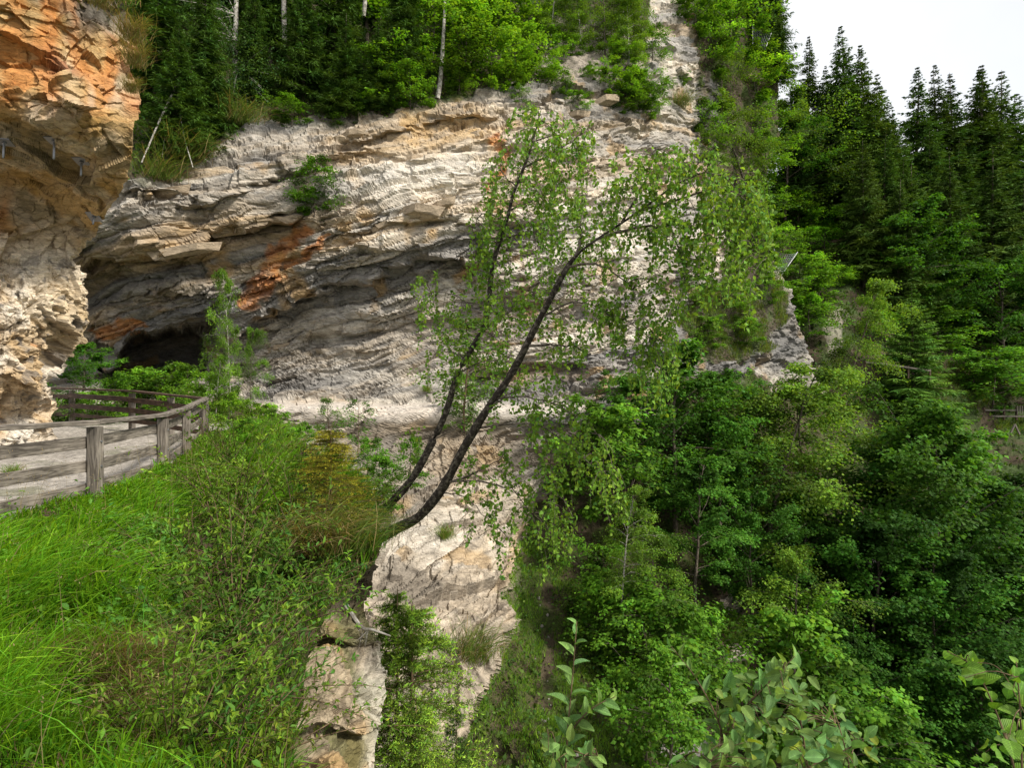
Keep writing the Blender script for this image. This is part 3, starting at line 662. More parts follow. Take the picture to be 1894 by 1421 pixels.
def broadleaf(h, spread, n_limb, n_twig, n_leaf, leaf, col, flat=.5, droop=.2, base_t=.18, trunk_r=.014, lean=(0, 0), wid=.75, tip_light=.35, profile=None, bark=None, tpl=KITE, ragged=.5, jitter=.07):
    """tree: wood mesh (trunk and limbs) and crown mesh"""
    tr, cr = MB(), MB()
    n = 12; t = np.linspace(0, 1, n)
    tp = np.stack([lean[0] * t ** 1.4 + .03 * h * np.cumsum(rng.normal(size=n)) / n ** .5 * t, lean[1] * t ** 1.4 + .03 * h * np.cumsum(rng.normal(size=n)) / n ** .5 * t, h * .92 * t], 1)
    tube(tr, tp, trunk_r * h * (1 - .88 * t) + .004, 7)
    profile = profile or (lambda x: np.sin(np.pi * np.clip(x * .86 + .12, 0, 1)) ** .8)
    per = max(3, int(n_leaf / (n_limb * n_twig)))
    for i in range(n_limb):
        s = base_t + (1 - base_t) * ((i + .5) / n_limb); s = min(.985, s + .03 * rng.normal())
        o = np.array([np.interp(s, t, tp[:, k]) for k in range(3)])
        az = i * 2.399 + .5 * rng.normal(); x = (s - base_t) / (1 - base_t)
        Ll = spread * profile(x) * (1 + ragged * rng.uniform(-1, .8)) + .08 * spread
        el = .15 + .75 * x + .15 * rng.normal()
        d0 = np.array([math.cos(az) * math.cos(el), math.sin(az) * math.cos(el), math.sin(el)])
        m = 6; u = np.linspace(0, 1, m)[:, None]
        lp = o + d0 * Ll * u + np.array([0, 0, 1]) * Ll * (.12 * u - droop * u ** 2) + .05 * Ll * np.cumsum(rng.normal(size=(m, 3)), 0) * u * .5
        tube(tr, lp, np.linspace(trunk_r * h * .32 * (1 - .6 * s) + .003, .003, m), 4)
        clump = np.clip(1 + .32 * rng.normal(), .4, 1.8)
        for j in range(n_twig):
            w = rng.uniform(.22, 1.0); k0 = w * (m - 1); k = min(int(k0), m - 2)
            b = lp[k] + (lp[k + 1] - lp[k]) * (k0 - k)
            a2 = az + rng.choice([-1, 1]) * rng.uniform(.2, 1.3); tl = Ll * rng.uniform(.22, .48) * (1.15 - .5 * w) + .12
            dt = np.array([math.cos(a2), math.sin(a2), rng.normal() * .25 + .12 - droop * .6])
            if rng.random() < .30:
                tube(tr, [b, b + dt * tl * .5, b + dt * tl + np.array([0, 0, -droop * tl * .4])], [.008, .005, .002], 3)
            v = rng.uniform(.1, 1.05, per)[:, None]
            pos = b + dt * tl * v + np.array([0, 0, -1]) * droop * tl * v ** 2 * .8 + rng.normal(size=(per, 3)) * np.array([1, 1, 1 - .65 * flat]) * (jitter * h ** .5 * .35 + .10 * tl)
            ax = np.stack([rng.normal(size=per) + dt[0], rng.normal(size=per) + dt[1], rng.normal(size=per) * .35 - .25 - droop], 1)
            nr = np.stack([rng.normal(size=per), rng.normal(size=per), np.full(per, 1.2 + 2.2 * flat)], 1)
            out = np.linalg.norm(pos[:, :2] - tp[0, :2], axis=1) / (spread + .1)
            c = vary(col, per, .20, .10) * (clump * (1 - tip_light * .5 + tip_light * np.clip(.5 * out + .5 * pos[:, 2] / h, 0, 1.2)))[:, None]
            L = leaf * rng.uniform(.45, 1.4, per)
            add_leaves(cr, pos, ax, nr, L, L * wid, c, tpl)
    return tr.mesh('wood', bark or M_BARK, True), cr.mesh('crown', M_LEAF)

def spruce(h, R, col, n_whorl=46, dens=13, bare=.12, twig_w=.085, ragged=.3, seed=0, tw=1.0):
    tr, cr = MB(), MB()
    t = np.linspace(0, 1, 10); tube(tr, np.stack([.006 * h * np.sin(t * 5 + seed), .006 * h * np.cos(t * 4), h * t], 1), .0105 * h * (1 - .97 * t) + .004, 7)
    P_, A_, N_, L_, W_, K_ = [], [], [], [], [], []
    for i in range(n_whorl):
        s = bare + (1 - bare) * ((i + rng.random() * .7) / n_whorl) ** .92; x = (s - bare) / (1 - bare)
        nb = rng.integers(5, 8)
        for b in range(nb):
            Lb = R * ((1 - x) ** .95 * (.55 + .45 * min(1, x * 5 + .3)) + .012) * (1 + ragged * rng.uniform(-1, .75))
            if rng.random() < .14: continue
            az = b * 2 * np.pi / nb + i * 1.3 + rng.normal() * .2; o = np.array([0, 0, s * h])
            d = np.array([math.cos(az), math.sin(az), 0.0]); sd = np.array([-d[1], d[0], 0])
            m = 7; u = np.linspace(0, 1, m)[:, None]; rise = .30 * x
            sp = o + d * Lb * u + np.array([0, 0, 1]) * Lb * (rise * u - .55 * (1 - .5 * x) * u ** 1.4 + .28 * u ** 3)
            if Lb > .12 * R: tube(tr, sp[::2], np.linspace(.0016 * h * (1 - x) + .003, .003, len(sp[::2])), 3)
            k = max(4, int(dens * (Lb / R) ** .7)); v = np.sort(rng.uniform(.08, 1, k)); vv = v * (m - 1); ii = np.minimum(vv.astype(int), m - 2)
            base = sp[ii] + (sp[ii + 1] - sp[ii]) * (vv - ii)[:, None]
            cl = vary(col, 1, .16, .08)[0]
            for sgn in (-1, 1, 0, 0):
                tl = tw * (.022 * R + .38 * Lb * (1.1 - v) ** .7) * rng.uniform(.6, 1.35, k)
                if sgn == 0: ax = d * .5 + np.array([0, 0, -1.0]) * (.9 if rng.random() < .6 else .2) + .3 * rng.normal(size=(k, 3)); tl = tl * .7
                else: ax = d * .75 + sd * sgn + np.array([0, 0, -.28]) + .18 * rng.normal(size=(k, 3))
                nr = np.stack([.5 * rng.normal(size=k), .5 * rng.normal(size=k), np.ones(k)], 1) if sgn else rng.normal(size=(k, 3))
                P_.append(base); A_.append(ax); N_.append(nr); L_.append(tl); W_.append(twig_w * rng.uniform(.7, 1.3, k) * (.5 + .5 * tl / (.3 * R)))
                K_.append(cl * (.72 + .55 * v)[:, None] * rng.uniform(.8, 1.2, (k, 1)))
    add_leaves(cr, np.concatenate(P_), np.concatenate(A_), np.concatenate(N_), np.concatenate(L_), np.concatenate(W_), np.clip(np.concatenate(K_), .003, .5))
    return tr.mesh('wood', M_BARK, True), cr.mesh('crown', M_NEEDLE)

def young_spruce(h, R, col, n_whorl=14, dens=9, tip=1.9):
    """small spruce close by: twigs carry separate needles"""
    tr, cr = MB(), MB(); t = np.linspace(0, 1, 8)
    tube(tr, np.stack([0 * t, 0 * t, h * t], 1), .012 * h * (1 - .9 * t) + .002, 6)
    B0, B1, TP = [], [], []
    for i in range(n_whorl):
        s0_ = .05 + .93 * i / n_whorl
        for b in range(rng.integers(5, 8)):
            s = float(np.clip(s0_ + rng.normal() * .018, .02, .98))
            Lb = R * (1 - s) ** .8 * rng.uniform(.75, 1.15) + .03 * h; az = rng.uniform(0, 2 * np.pi)
            d = np.array([math.cos(az), math.sin(az), 0.0]); sd = np.array([-d[1], d[0], 0]); u = np.linspace(0, 1, 6)[:, None]
            sp = np.array([0, 0, s * h]) + d * Lb * u + np.array([0, 0, Lb]) * (.25 * u - .35 * u ** 2 + .12 * u ** 3)
            tube(tr, sp, np.linspace(.006, .0015, 6), 3)
            for a, c in zip(sp[:-1], sp[1:]): B0.append(a); B1.append(c); TP.append(.3 + .5 * (c is sp[-1]))
            for v in rng.uniform(.15, .95, dens):
                k = min(int(v * 5), 4); o = sp[k] + (sp[k + 1] - sp[k]) * (v * 5 - k); sg = rng.choice([-1, 1])
                tl = (.10 * R + .42 * Lb * (1 - v)) * rng.uniform(.6, 1.2); e = o + (d * .75 + sd * sg * .9 + np.array([0, 0, rng.normal() * .12 - .08])) * tl
                B0.append(o); B1.append(e); TP.append(1.0)
    B0, B1, TP = np.array(B0), np.array(B1), np.array(TP)
    k = 16; n = len(B0); v = rng.random((n, k, 1)); pos = (B0[:, None] + (B1 - B0)[:, None] * v).reshape(-1, 3)
    dr = np.repeat(norm(B1 - B0), k, 0); ax = dr * .7 + .75 * rng.normal(size=dr.shape); ax[:, 2] += .25
    tipness = (v[..., 0] * TP[:, None]).ravel()
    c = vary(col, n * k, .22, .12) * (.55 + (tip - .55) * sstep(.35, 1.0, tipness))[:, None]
    add_leaves(cr, pos, ax, rng.normal(size=dr.shape), rng.uniform(.012, .022, n * k) * (h / 2.0) ** .5 * 1.6, .0042 * (h / 2.0) ** .5 * 1.5, np.clip(c, .004, .5))
    return tr.mesh('wood', M_TWIG, True), cr.mesh('crown', M_NEEDLE)

def shrub(h, spread, n_stem, per_stem, leaf, col, wid=.45, tpl=LEAF, spreadout=.8, arch=.25, side=5):
    """many-stemmed bush with separate leaves along its twigs"""
    tr, cr = MB(), MB()
    for i in range(n_stem):
        az = rng.uniform(0, 2 * np.pi); ln = h * rng.uniform(.65, 1.1); o = np.array([math.cos(az), math.sin(az), 0]) * rng.uniform(0, .18) * spread
        tilt = rng.uniform(.1, 1) * spreadout; d = np.array([math.cos(az) * math.sin(tilt), math.sin(az) * math.sin(tilt), math.cos(tilt)])
        u = np.linspace(0, 1, 8)[:, None]
        sp = o + d * ln * u + np.array([math.cos(az), math.sin(az), -.8]) * arch * ln * u ** 2 + .03 * ln * np.cumsum(rng.normal(size=(8, 3)), 0) * u * .6
        tube(tr, sp, np.linspace(.006 * h + .003, .0016, 8), 4)
        lines = [sp[2:]]
        for j in range(side):
            k = rng.integers(1, 7); e = sp[k] + (d * .6 + .8 * rng.normal(size=3) * np.array([1, 1, .6])) * ln * rng.uniform(.15, .38)
            tw = np.linspace(0, 1, 5)[:, None] * (e - sp[k]) + sp[k] + np.array([0, 0, -.05 * ln]) * np.linspace(0, 1, 5)[:, None] ** 2
            tube(tr, tw, [.003, .0025, .002, .0016, .001], 3); lines.append(tw)
        per = max(4, per_stem // len(lines)); cl = 1 + .15 * rng.normal()
        for lnn in lines:
            v = np.sort(rng.uniform(0, 1, per)) * (len(lnn) - 1); k = np.minimum(v.astype(int), len(lnn) - 2)
            pos = lnn[k] + (lnn[k + 1] - lnn[k]) * (v - k)[:, None]; tg = norm(lnn[k + 1] - lnn[k])
            ax = tg * .7 + rng.normal(size=(per, 3)) * .75; ax[:, 2] += .1
            nr = np.stack([.55 * rng.normal(size=per), .55 * rng.normal(size=per), np.ones(per)], 1)
            L = leaf * rng.uniform(.6, 1.25, per)
            c = vary(col, per, .2, .10) * cl * (.8 + .5 * v / len(lnn))[:, None]
            add_leaves(cr, pos, ax, nr, L, L * wid, np.clip(c, .004, .5), tpl)
    return tr.mesh('stems', M_TWIG, True), cr.mesh('foliage', M_LEAF)

def tussock(n, L, W, col, dry=.2, spread=.15, droop=(1.2, 2.6), bias=(0, 0), bias_k=0.0):
    mb = MB(); az = rng.uniform(0, 2 * np.pi, n); lean = np.stack([np.cos(az) + bias[0] * bias_k, np.sin(az) + bias[1] * bias_k, 0 * az], 1)
    pos = np.stack([rng.normal(size=n) * spread, rng.normal(size=n) * spread, rng.uniform(-.03, .02, n)], 1)
    c = vary(col, n, .22, .12); d = rng.random(n) < dry; c[d] = vary((.26, .185, .085), d.sum(), .2, .05)
    add_blades(mb, pos, np.stack([.35 * rng.normal(size=n) , .35 * rng.normal(size=n), np.ones(n)], 1) + .3 * lean, lean, rng.uniform(.5, 1.1, n) * L, W * rng.uniform(.6, 1.2, n), rng.uniform(*droop, n), c)
    return mb.mesh('blades', M_GRASS)

def place(name, parts, loc, scale=1.0, rotz=0.0, tint=(1, 1, 1), label=None, cat=None, group=None, tilt=(0, 0), names=('trunk', 'crown')):
    """a thing: an Empty at its foot with its parts under it; copies share the mesh data"""
    e = bpy.data.objects.new(name, None); C.objects.link(e); e.empty_display_size = .2
    e.location = loc; e.rotation_euler = (tilt[0], tilt[1], rotz); e.scale = (scale,) * 3 if np.isscalar(scale) else scale
    for nm, me in zip(names, parts):
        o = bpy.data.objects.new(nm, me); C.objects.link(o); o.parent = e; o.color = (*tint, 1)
    e['label'] = label; e['category'] = cat
    if group: e['group'] = group
    return e

G_SPR, G_MAP, G_BIR, G_BUS = (.064, .128, .018), (.056, .145, .014), (.118, .212, .022), (.098, .210, .016)
SPR = [spruce(24, 4.6, G_SPR, 60, 22, .06, .16, seed=1, tw=1.25), spruce(24, 4.0, G_SPR, 58, 20, .12, .16, ragged=.4, seed=2, tw=1.25), spruce(24, 5.4, G_SPR, 56, 24, .03, .17, seed=3, tw=1.2), spruce(24, 3.6, G_SPR, 56, 19, .18, .16, ragged=.45, seed=4, tw=1.3)]
MPL = [broadleaf(20, 6.5, 54, 15, 56000, .22, G_MAP, .8, .08, .12, wid=.95), broadleaf(20, 5.2, 50, 14, 46000, .22, G_MAP, .8, .1, .15, wid=.95)]
MAP = [broadleaf(10, 3.6, 32, 10, 20000, .16, G_MAP, .75, .10, .15, wid=.95), broadleaf(10, 3.0, 30, 9, 18000, .16, G_MAP, .75, .12, .2, wid=.95), broadleaf(10, 4.2, 34, 10, 22000, .17, G_MAP, .8, .08, .12, wid=.95)]
BIR = [broadleaf(9, 2.5, 24, 14, 16000, .105, G_BIR, .1, .55, .18, trunk_r=.010, lean=(1.6, .4), wid=.8, bark=M_BARK), broadleaf(9, 2.1, 26, 12, 14000, .105, G_BIR, .15, .4, .15, trunk_r=.009, lean=(-.4, .3), wid=.8, bark=M_PALE), broadleaf(9, 3.0, 26, 13, 15000, .11, G_BIR, .3, .35, .08, trunk_r=.009, wid=.8)]
BUS = [broadleaf(3, 1.5, 24, 7, 6500, .11, G_BUS, .4, .15, .02, trunk_r=.012, wid=.75), broadleaf(3, 1.8, 24, 7, 7000, .12, G_BUS, .5, .2, .02, trunk_r=.012, wid=.7), broadleaf(3, 1.2, 18, 10, 5000, .10, G_BUS, .3, .3, .04, trunk_r=.012, wid=.7)]
SAP = [broadleaf(3, .62, 24, 6, 2200, .062, G_BIR, .2, .15, .12, trunk_r=.007, wid=.8, bark=M_TWIG, tpl=LEAF), broadleaf(3, .85, 18, 6, 1500, .085, G_BUS, .5, .15, .15, trunk_r=.007, wid=.7, bark=M_TWIG, tpl=LEAF)]
# ------------------------------------------------------------------ vegetation placed in the scene
def cliff_at(px, py):
    """surface point of the cliff seen at a photo pixel"""
    d = (cpx[:, :640] - px) ** 2 + (cpy[:, :640] - py) ** 2; k = np.unravel_index(np.argmin(d), d.shape); return cP2[k]
def hill_at(px, py):
    d = (hpx[8:] - px) ** 2 + (hpy[8:] - py) ** 2; k = np.unravel_index(np.argmin(d), d.shape); return hP2[8:][k]
def bank_at(px, py):
    d = (kpx[:, :260] - px) ** 2 + (kpy[:, :260] - py) ** 2; k = np.unravel_index(np.argmin(d), d.shape); return kP2[k]
def sink(pt, d): return (float(pt[0]), float(pt[1]), float(pt[2]) - d)

def tree_px(name, lib, k, foot, top_py, native_h, label, cat, group, tint=(1, 1, 1), wide=1.0, rot=None, tilt=(0, 0), sunk=.15, names=('trunk', 'crown')):
    """foot is a world point; the scale brings the top to photo row top_py"""
    ztop = (HZ - top_py) / F * foot[1]; s = max(.05, (ztop - foot[2]) / native_h)
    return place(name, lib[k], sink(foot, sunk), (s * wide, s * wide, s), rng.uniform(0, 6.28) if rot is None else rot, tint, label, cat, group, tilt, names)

gR = 'spruces on the right hillside'
spr = [ # foot px,py, top py, variant, width, tint, label
 (1497,415,62,1,1.0,1.0,'tall narrow spruce nearest the cliff against the white sky'),
 (1562,430,42,0,1.0,.95,'tallest spruce on the right hillside against the sky'),
 (1525,415,120,3,.95,.9,'thin dark spruce between the two tallest at the cliff side'),
 (1612,450,74,1,1.05,.95,'spruce with ragged top just right of the tallest one'),
 (1640,470,128,2,.85,.9,'broad dark spruce left of the gap in the skyline'),
 (1470,420,130,3,.9,.8,'slim spruce in shade right behind the cliff edge'),
 (1697,500,122,1,1.0,.85,'spruce right of the dip in the treetop skyline'),
 (1735,505,110,0,.95,.85,'spruce with dense top in the middle right skyline'),
 (1762,520,128,3,1.05,.8,'thin topped spruce behind the middle right group'),
 (1798,530,122,1,1.0,.85,'left one of the twin spruces on the right skyline'),
 (1822,540,124,3,1.0,.8,'right one of the twin spruces on the right skyline'),
 (1860,550,128,0,1.0,.9,'last pointed spruce before the right edge of the skyline'),
 (1893,560,165,2,.9,.8,'spruce cut by the right edge under the white sky'),
 (1598,530,250,2,.85,1.05,'mid height spruce with light twigs above the bare earth patch'),
 (1640,500,215,0,.95,.9,'bushy spruce below the tallest one'),
 (1660,560,290,2,1.0,.95,'wide shaded spruce halfway up the right hillside'),
 (1700,590,300,0,1.1,.85,'dark spruce behind the big dense maple on the hillside'),
 (1755,600,285,2,1.0,.9,'broad dark green spruce in the middle of the hillside wood'),
 (1830,640,272,0,1.0,1.15,'fresh green spruce pyramid near the right edge'),
 (1880,640,330,2,1.0,.9,'shaded spruce at the right edge below the skyline trees'),
 (1665,600,330,2,.9,.9,'low dense spruce beside the bare earth patch'),
 (1790,640,380,1,1.1,.8,'dark spruce left of the fresh green pyramid'),
 (1688,800,520,2,1.15,1.35,'single thin spruce standing alone above the slope path')]
for px, py, top, k, w, tn, lb in spr:
    tree_px('spruce_tree', SPR, k, hill_at(px, py), top, 24, lb, 'spruce', gR, tuple(tn * rng.uniform(.8, 1.2) * np.array([rng.uniform(.9, 1.15), 1, .95])), w * (1.45 if py > 480 else 1.3) * rng.uniform(.9, 1.1), tilt=tuple(rng.normal(size=2) * .02))
tree_px('spruce_tree', SPR, 2, cliff_at(1425, 150), -130, 24, 'dark spruce on top of the cliff left of the sky', 'spruce', 'spruces above the cliff', (.9, .9, .9), .8)
tree_px('spruce_tree', SPR, 0, cliff_at(1395, 90), -160, 24, 'spruce behind the wire net at the cliff crest', 'spruce', 'spruces above the cliff', (.9, .9, .9), .7)
ul = [(290,210,-230,0,'shaded spruce beside the top of the orange buttress'), (330,290,30,2,'low dark spruce above the left end of the cliff'), (380,250,-80,2,'dark spruce left of the pale trunk above the cliff'),
 (470,190,-60,0,'spruce in deep shade right of the first pale trunk'), (500,120,-260,1,'tall shaded spruce behind the second pale trunk'), (560,190,-100,2,'spruce hanging over the cliff top in the dark wood'),
 (620,160,-220,0,'dark spruce right of the leaning dead trunk'), (640,215,20,2,'low spruce drooping over the brown cliff top'), (700,210,30,0,'spruce with fresh tips above the middle of the cliff'), (745,170,-160,1,'spruce left of the pale leaning trunk at the light'),
 (420,80,-330,1,'tall back row spruce above the left wood'), (680,90,-260,3,'back row spruce in the middle of the dark wood'), (300,90,-330,3,'back row spruce behind the buttress')]
for px, py, top, k, lb in ul:
    tree_px('spruce_tree', SPR, k, cliff_at(px, py), top, 24, lb, 'spruce', 'spruces in the dark wood above the cliff', (.85, .88, .85), 1.35 if top > -50 else 1.0)

# pale trunks standing in the dark wood
def bare_trunk(pts, r0, r1, label, Y):
    mb = MB(); P = spline([at(x, y, Y + dy) for x, y, dy in pts], 14); tube(mb, P - P[0], np.linspace(r0, r1, 14), 8)
    e = place('birch_tree', [mb.mesh('trunk', M_PALE, True)], tuple(P[0]), 1, 0, (1, 1, 1), label, 'birch', 'pale trunked trees above the cliff', names=('trunk',))
    return e, P
def leafy_spots(e, P, spots, leaf, col, n):
    cr = MB(); br = MB(); o0 = P[0]
    for (x, y, Y, r) in spots:
        c = at(x, y, Y); k = np.argmin(((P - c) ** 2).sum(1)); st = P[k]
        for _ in range(9):
            en = c + rng.normal(size=3) * r * np.array([1, .8, .8]); bp = spline([st, (st + en) / 2 + np.array([0, 0, .15 * r]), en], 6); tube(br, bp - o0, np.linspace(.02, .004, 6), 3)
            m = n // 9; v = rng.uniform(.25, 1.1, m)[:, None]; pos = st + (en - st) * v + rng.normal(size=(m, 3)) * r * .30
            add_leaves(cr, pos - o0, rng.normal(size=(m, 3)) + [0, 0, -.4], np.stack([rng.normal(size=m), rng.normal(size=m), np.full(m, 1.5)], 1), leaf * rng.uniform(.6, 1.2, m), leaf * .8, vary(col, m, .25, .1))
    for nm, mb, mt in (('limbs', br, M_PALE), ('crown', cr, M_LEAF)): link(nm, mb.mesh(nm, mt), e)
e, P = bare_trunk([(440,135,0),(434,100,0),(436,50,.2),(437,0,.4),(440,-60,.6)], .17, .10, 'first pale birch trunk from the left in the dark wood', 34)
leafy_spots(e, P, [(405,60,33.6,1.0), (435,80,33.6,.8), (455,150,33.4,1.1), (440,175,33.4,.8), (480,165,33.4,.7), (395,15,33.8,1.0)], .13, (.06, .12, .03), 700)
e, P = bare_trunk([(527,78,0),(526,50,0),(525,0,.2),(527,-60,.4)], .17, .13, 'second pale birch trunk straight up out of the frame', 37)
e, P = bare_trunk([(560,135,0),(572,100,.2),(588,50,.4),(606,0,.6),(625,-40,.8)], .12, .10, 'leaning pale trunk in the middle of the dark wood', 36)
leafy_spots(e, P, [(570,190,35,.9), (590,165,35.3,.8), (568,215,35,.5)], .12, (.06, .11, .03), 500)
e, P = bare_trunk([(809,182,0),(814,150,0),(818,100,.1),(821,50,.2),(824,-20,.4)], .15, .07, 'pale trunk at the edge of the wood above the bright rock', 35)
e, P = bare_trunk([(672,30,0),(675,5,0),(678,-40,.2)], .14, .12, 'short piece of pale trunk at the top between two spruces', 38)

gB = 'bushes along the cliff top'
def bush(px, py, top, k, lb, tint=(1, 1, 1), wide=1.0, where=cliff_at, lib=BUS, nh=3, name='bush', cat='bush', group=gB, sunk=.1, tilt=(0, 0), rot=None):
    return tree_px(name, lib, k, where(px, py), top, nh, lb, cat, group, tint, wide, rot, tilt, sunk)
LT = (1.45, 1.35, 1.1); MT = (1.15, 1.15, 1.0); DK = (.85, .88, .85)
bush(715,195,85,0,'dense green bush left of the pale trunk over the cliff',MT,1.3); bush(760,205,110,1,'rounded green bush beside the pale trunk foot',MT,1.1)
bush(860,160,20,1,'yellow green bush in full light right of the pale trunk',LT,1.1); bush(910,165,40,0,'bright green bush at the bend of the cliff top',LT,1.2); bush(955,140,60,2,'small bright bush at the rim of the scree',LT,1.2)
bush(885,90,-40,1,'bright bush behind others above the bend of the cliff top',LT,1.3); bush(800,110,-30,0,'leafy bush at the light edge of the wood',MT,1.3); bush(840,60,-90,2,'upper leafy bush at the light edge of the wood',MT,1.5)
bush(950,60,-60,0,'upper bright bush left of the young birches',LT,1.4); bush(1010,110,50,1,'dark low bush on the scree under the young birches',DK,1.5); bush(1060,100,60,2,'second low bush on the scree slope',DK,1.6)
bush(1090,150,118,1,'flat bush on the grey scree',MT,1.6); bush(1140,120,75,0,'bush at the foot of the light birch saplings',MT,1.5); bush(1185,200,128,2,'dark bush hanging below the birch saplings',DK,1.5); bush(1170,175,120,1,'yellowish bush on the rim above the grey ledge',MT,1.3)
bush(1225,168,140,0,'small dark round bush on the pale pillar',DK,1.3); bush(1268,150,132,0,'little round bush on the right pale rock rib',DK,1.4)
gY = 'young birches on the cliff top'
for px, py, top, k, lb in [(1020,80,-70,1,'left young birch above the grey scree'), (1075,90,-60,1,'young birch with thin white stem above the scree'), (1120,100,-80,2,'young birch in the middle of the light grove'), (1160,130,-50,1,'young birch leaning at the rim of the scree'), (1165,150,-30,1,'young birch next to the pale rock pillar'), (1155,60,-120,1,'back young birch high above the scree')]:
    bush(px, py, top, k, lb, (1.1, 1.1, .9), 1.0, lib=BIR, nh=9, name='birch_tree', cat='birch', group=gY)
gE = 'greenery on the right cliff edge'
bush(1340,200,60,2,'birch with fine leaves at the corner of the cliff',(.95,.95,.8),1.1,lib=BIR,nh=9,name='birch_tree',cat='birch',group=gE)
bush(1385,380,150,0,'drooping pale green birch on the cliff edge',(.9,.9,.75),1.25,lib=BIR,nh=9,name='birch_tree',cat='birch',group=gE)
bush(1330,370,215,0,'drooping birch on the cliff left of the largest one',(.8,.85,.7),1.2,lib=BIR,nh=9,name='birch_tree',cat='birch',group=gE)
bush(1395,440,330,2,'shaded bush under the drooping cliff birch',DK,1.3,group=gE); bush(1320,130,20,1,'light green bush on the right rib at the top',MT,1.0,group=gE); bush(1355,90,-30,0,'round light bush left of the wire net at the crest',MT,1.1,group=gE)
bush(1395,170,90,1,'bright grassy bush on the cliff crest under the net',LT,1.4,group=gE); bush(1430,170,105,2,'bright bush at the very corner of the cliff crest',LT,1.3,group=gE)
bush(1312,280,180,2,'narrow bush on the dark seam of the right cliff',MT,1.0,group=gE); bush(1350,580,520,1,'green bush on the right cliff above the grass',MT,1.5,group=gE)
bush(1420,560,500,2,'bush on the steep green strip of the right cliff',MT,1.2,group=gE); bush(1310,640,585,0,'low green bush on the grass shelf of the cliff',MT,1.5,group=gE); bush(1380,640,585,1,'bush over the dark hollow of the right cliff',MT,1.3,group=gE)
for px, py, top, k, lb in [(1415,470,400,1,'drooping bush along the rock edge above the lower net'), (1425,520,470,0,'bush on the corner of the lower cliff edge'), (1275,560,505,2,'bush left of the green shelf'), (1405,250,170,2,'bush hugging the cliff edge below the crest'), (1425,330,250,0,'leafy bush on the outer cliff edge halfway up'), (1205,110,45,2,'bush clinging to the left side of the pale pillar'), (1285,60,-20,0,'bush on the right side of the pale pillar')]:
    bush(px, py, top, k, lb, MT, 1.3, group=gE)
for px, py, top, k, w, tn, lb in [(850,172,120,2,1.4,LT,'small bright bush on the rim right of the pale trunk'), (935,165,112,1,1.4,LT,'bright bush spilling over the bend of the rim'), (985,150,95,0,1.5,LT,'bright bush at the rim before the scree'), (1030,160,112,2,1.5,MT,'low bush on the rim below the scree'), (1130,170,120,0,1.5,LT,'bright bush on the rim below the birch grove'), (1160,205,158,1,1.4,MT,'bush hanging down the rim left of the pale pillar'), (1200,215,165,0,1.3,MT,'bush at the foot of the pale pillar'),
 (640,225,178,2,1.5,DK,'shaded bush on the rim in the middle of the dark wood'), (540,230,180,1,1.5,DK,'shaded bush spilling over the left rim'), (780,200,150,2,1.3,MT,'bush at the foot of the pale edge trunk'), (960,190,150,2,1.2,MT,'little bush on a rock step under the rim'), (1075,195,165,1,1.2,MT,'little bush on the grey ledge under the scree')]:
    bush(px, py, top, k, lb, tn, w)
# single shrub on the open wall
bush(583,400,285,2,'lone green shrub growing on the open cliff wall',(.85,.9,.75),1.1,group='plants on the cliff wall',name='shrub',cat='shrub',rot=1.0)
bush(580,395,345,1,'low round part green shrub on the cliff wall under the lone one',(.7,.8,.7),1.3,group='plants on the cliff wall',name='shrub',cat='shrub')
bush(855,790,690,0,'green bush on the path ledge behind the birch trunks',(.8,.85,.7),.8,group='plants on the cliff wall')

# hillside greenery below the spruces
for px, py, top, k, w, tn, lb in [(1665,520,195,2,.9,1.0,'full spruce filling the dip in the skyline'), (1585,440,140,1,1.0,1.0,'spruce right behind the tallest one'), (1715,540,230,2,.9,1.05,'full spruce below the middle skyline group'), (1845,570,240,2,.8,1.0,'full spruce below the twin spruces'), (1775,560,250,0,1.0,1.0,'spruce below the left twin'), (1490,385,200,2,.7,1.0,'full low spruce behind the cliff edge'), (1630,530,250,0,1.0,1.05,'spruce halfway down the slope under the dip')]:
    tree_px('spruce_tree', SPR, k, hill_at(px, py), top, 24, lb, 'spruce', gR, (tn, tn, tn * .95), w * 1.4, tilt=tuple(rng.normal(size=2) * .02))
gH = 'bushes on the right hillside'
for px, py, top, k, tn, w, lb in [(1470,420,360,1,MT,1.6,'light green bush beside the cliff foot path'), (1500,440,380,0,(1.2,1.3,1.0),1.6,'bright bush in the clearing above the wire net'), (1525,480,420,1,(1.2,1.3,1.0),1.6,'rounded bright bush right of the wire net'), (1450,480,410,2,MT,1.5,'bush left of the wire net on the slope'),
 (1480,540,470,1,MT,1.5,'bush below the wire net'), (1520,570,500,0,MT,1.5,'leafy bush above the pale rock step'), (1500,620,540,2,(1.2,1.25,1.0),1.6,'bright bush on the slope right of the cliff foot'), (1545,530,490,0,MT,1.6,'low bush below the bare earth'), (1440,400,345,0,MT,1.4,'bush hugging the far cliff foot'),
 (1470,590,520,0,MT,1.5,'bush hanging on the slope beside the grey cliff end'), (1720,650,560,1,(.8,.85,.8),1.6,'shaded bush above the open slope'), (1830,760,650,0,(.75,.85,.8),1.5,'dark bush above the far railing'), (1870,740,640,1,(.7,.8,.8),1.5,'dark bush at the right edge above the railing'), (1790,720,650,2,(.8,.9,.8),1.5,'bush on the grassy slope left of the railing'), (1640,640,575,1,(.9,1,.8),1.5,'bush beside the reddish bare soil')]:
    bush(px, py, top, k, lb, tuple(1.2 * np.array(tn)), w, where=hill_at, group=gH)
gM = 'leafy trees in the gorge'
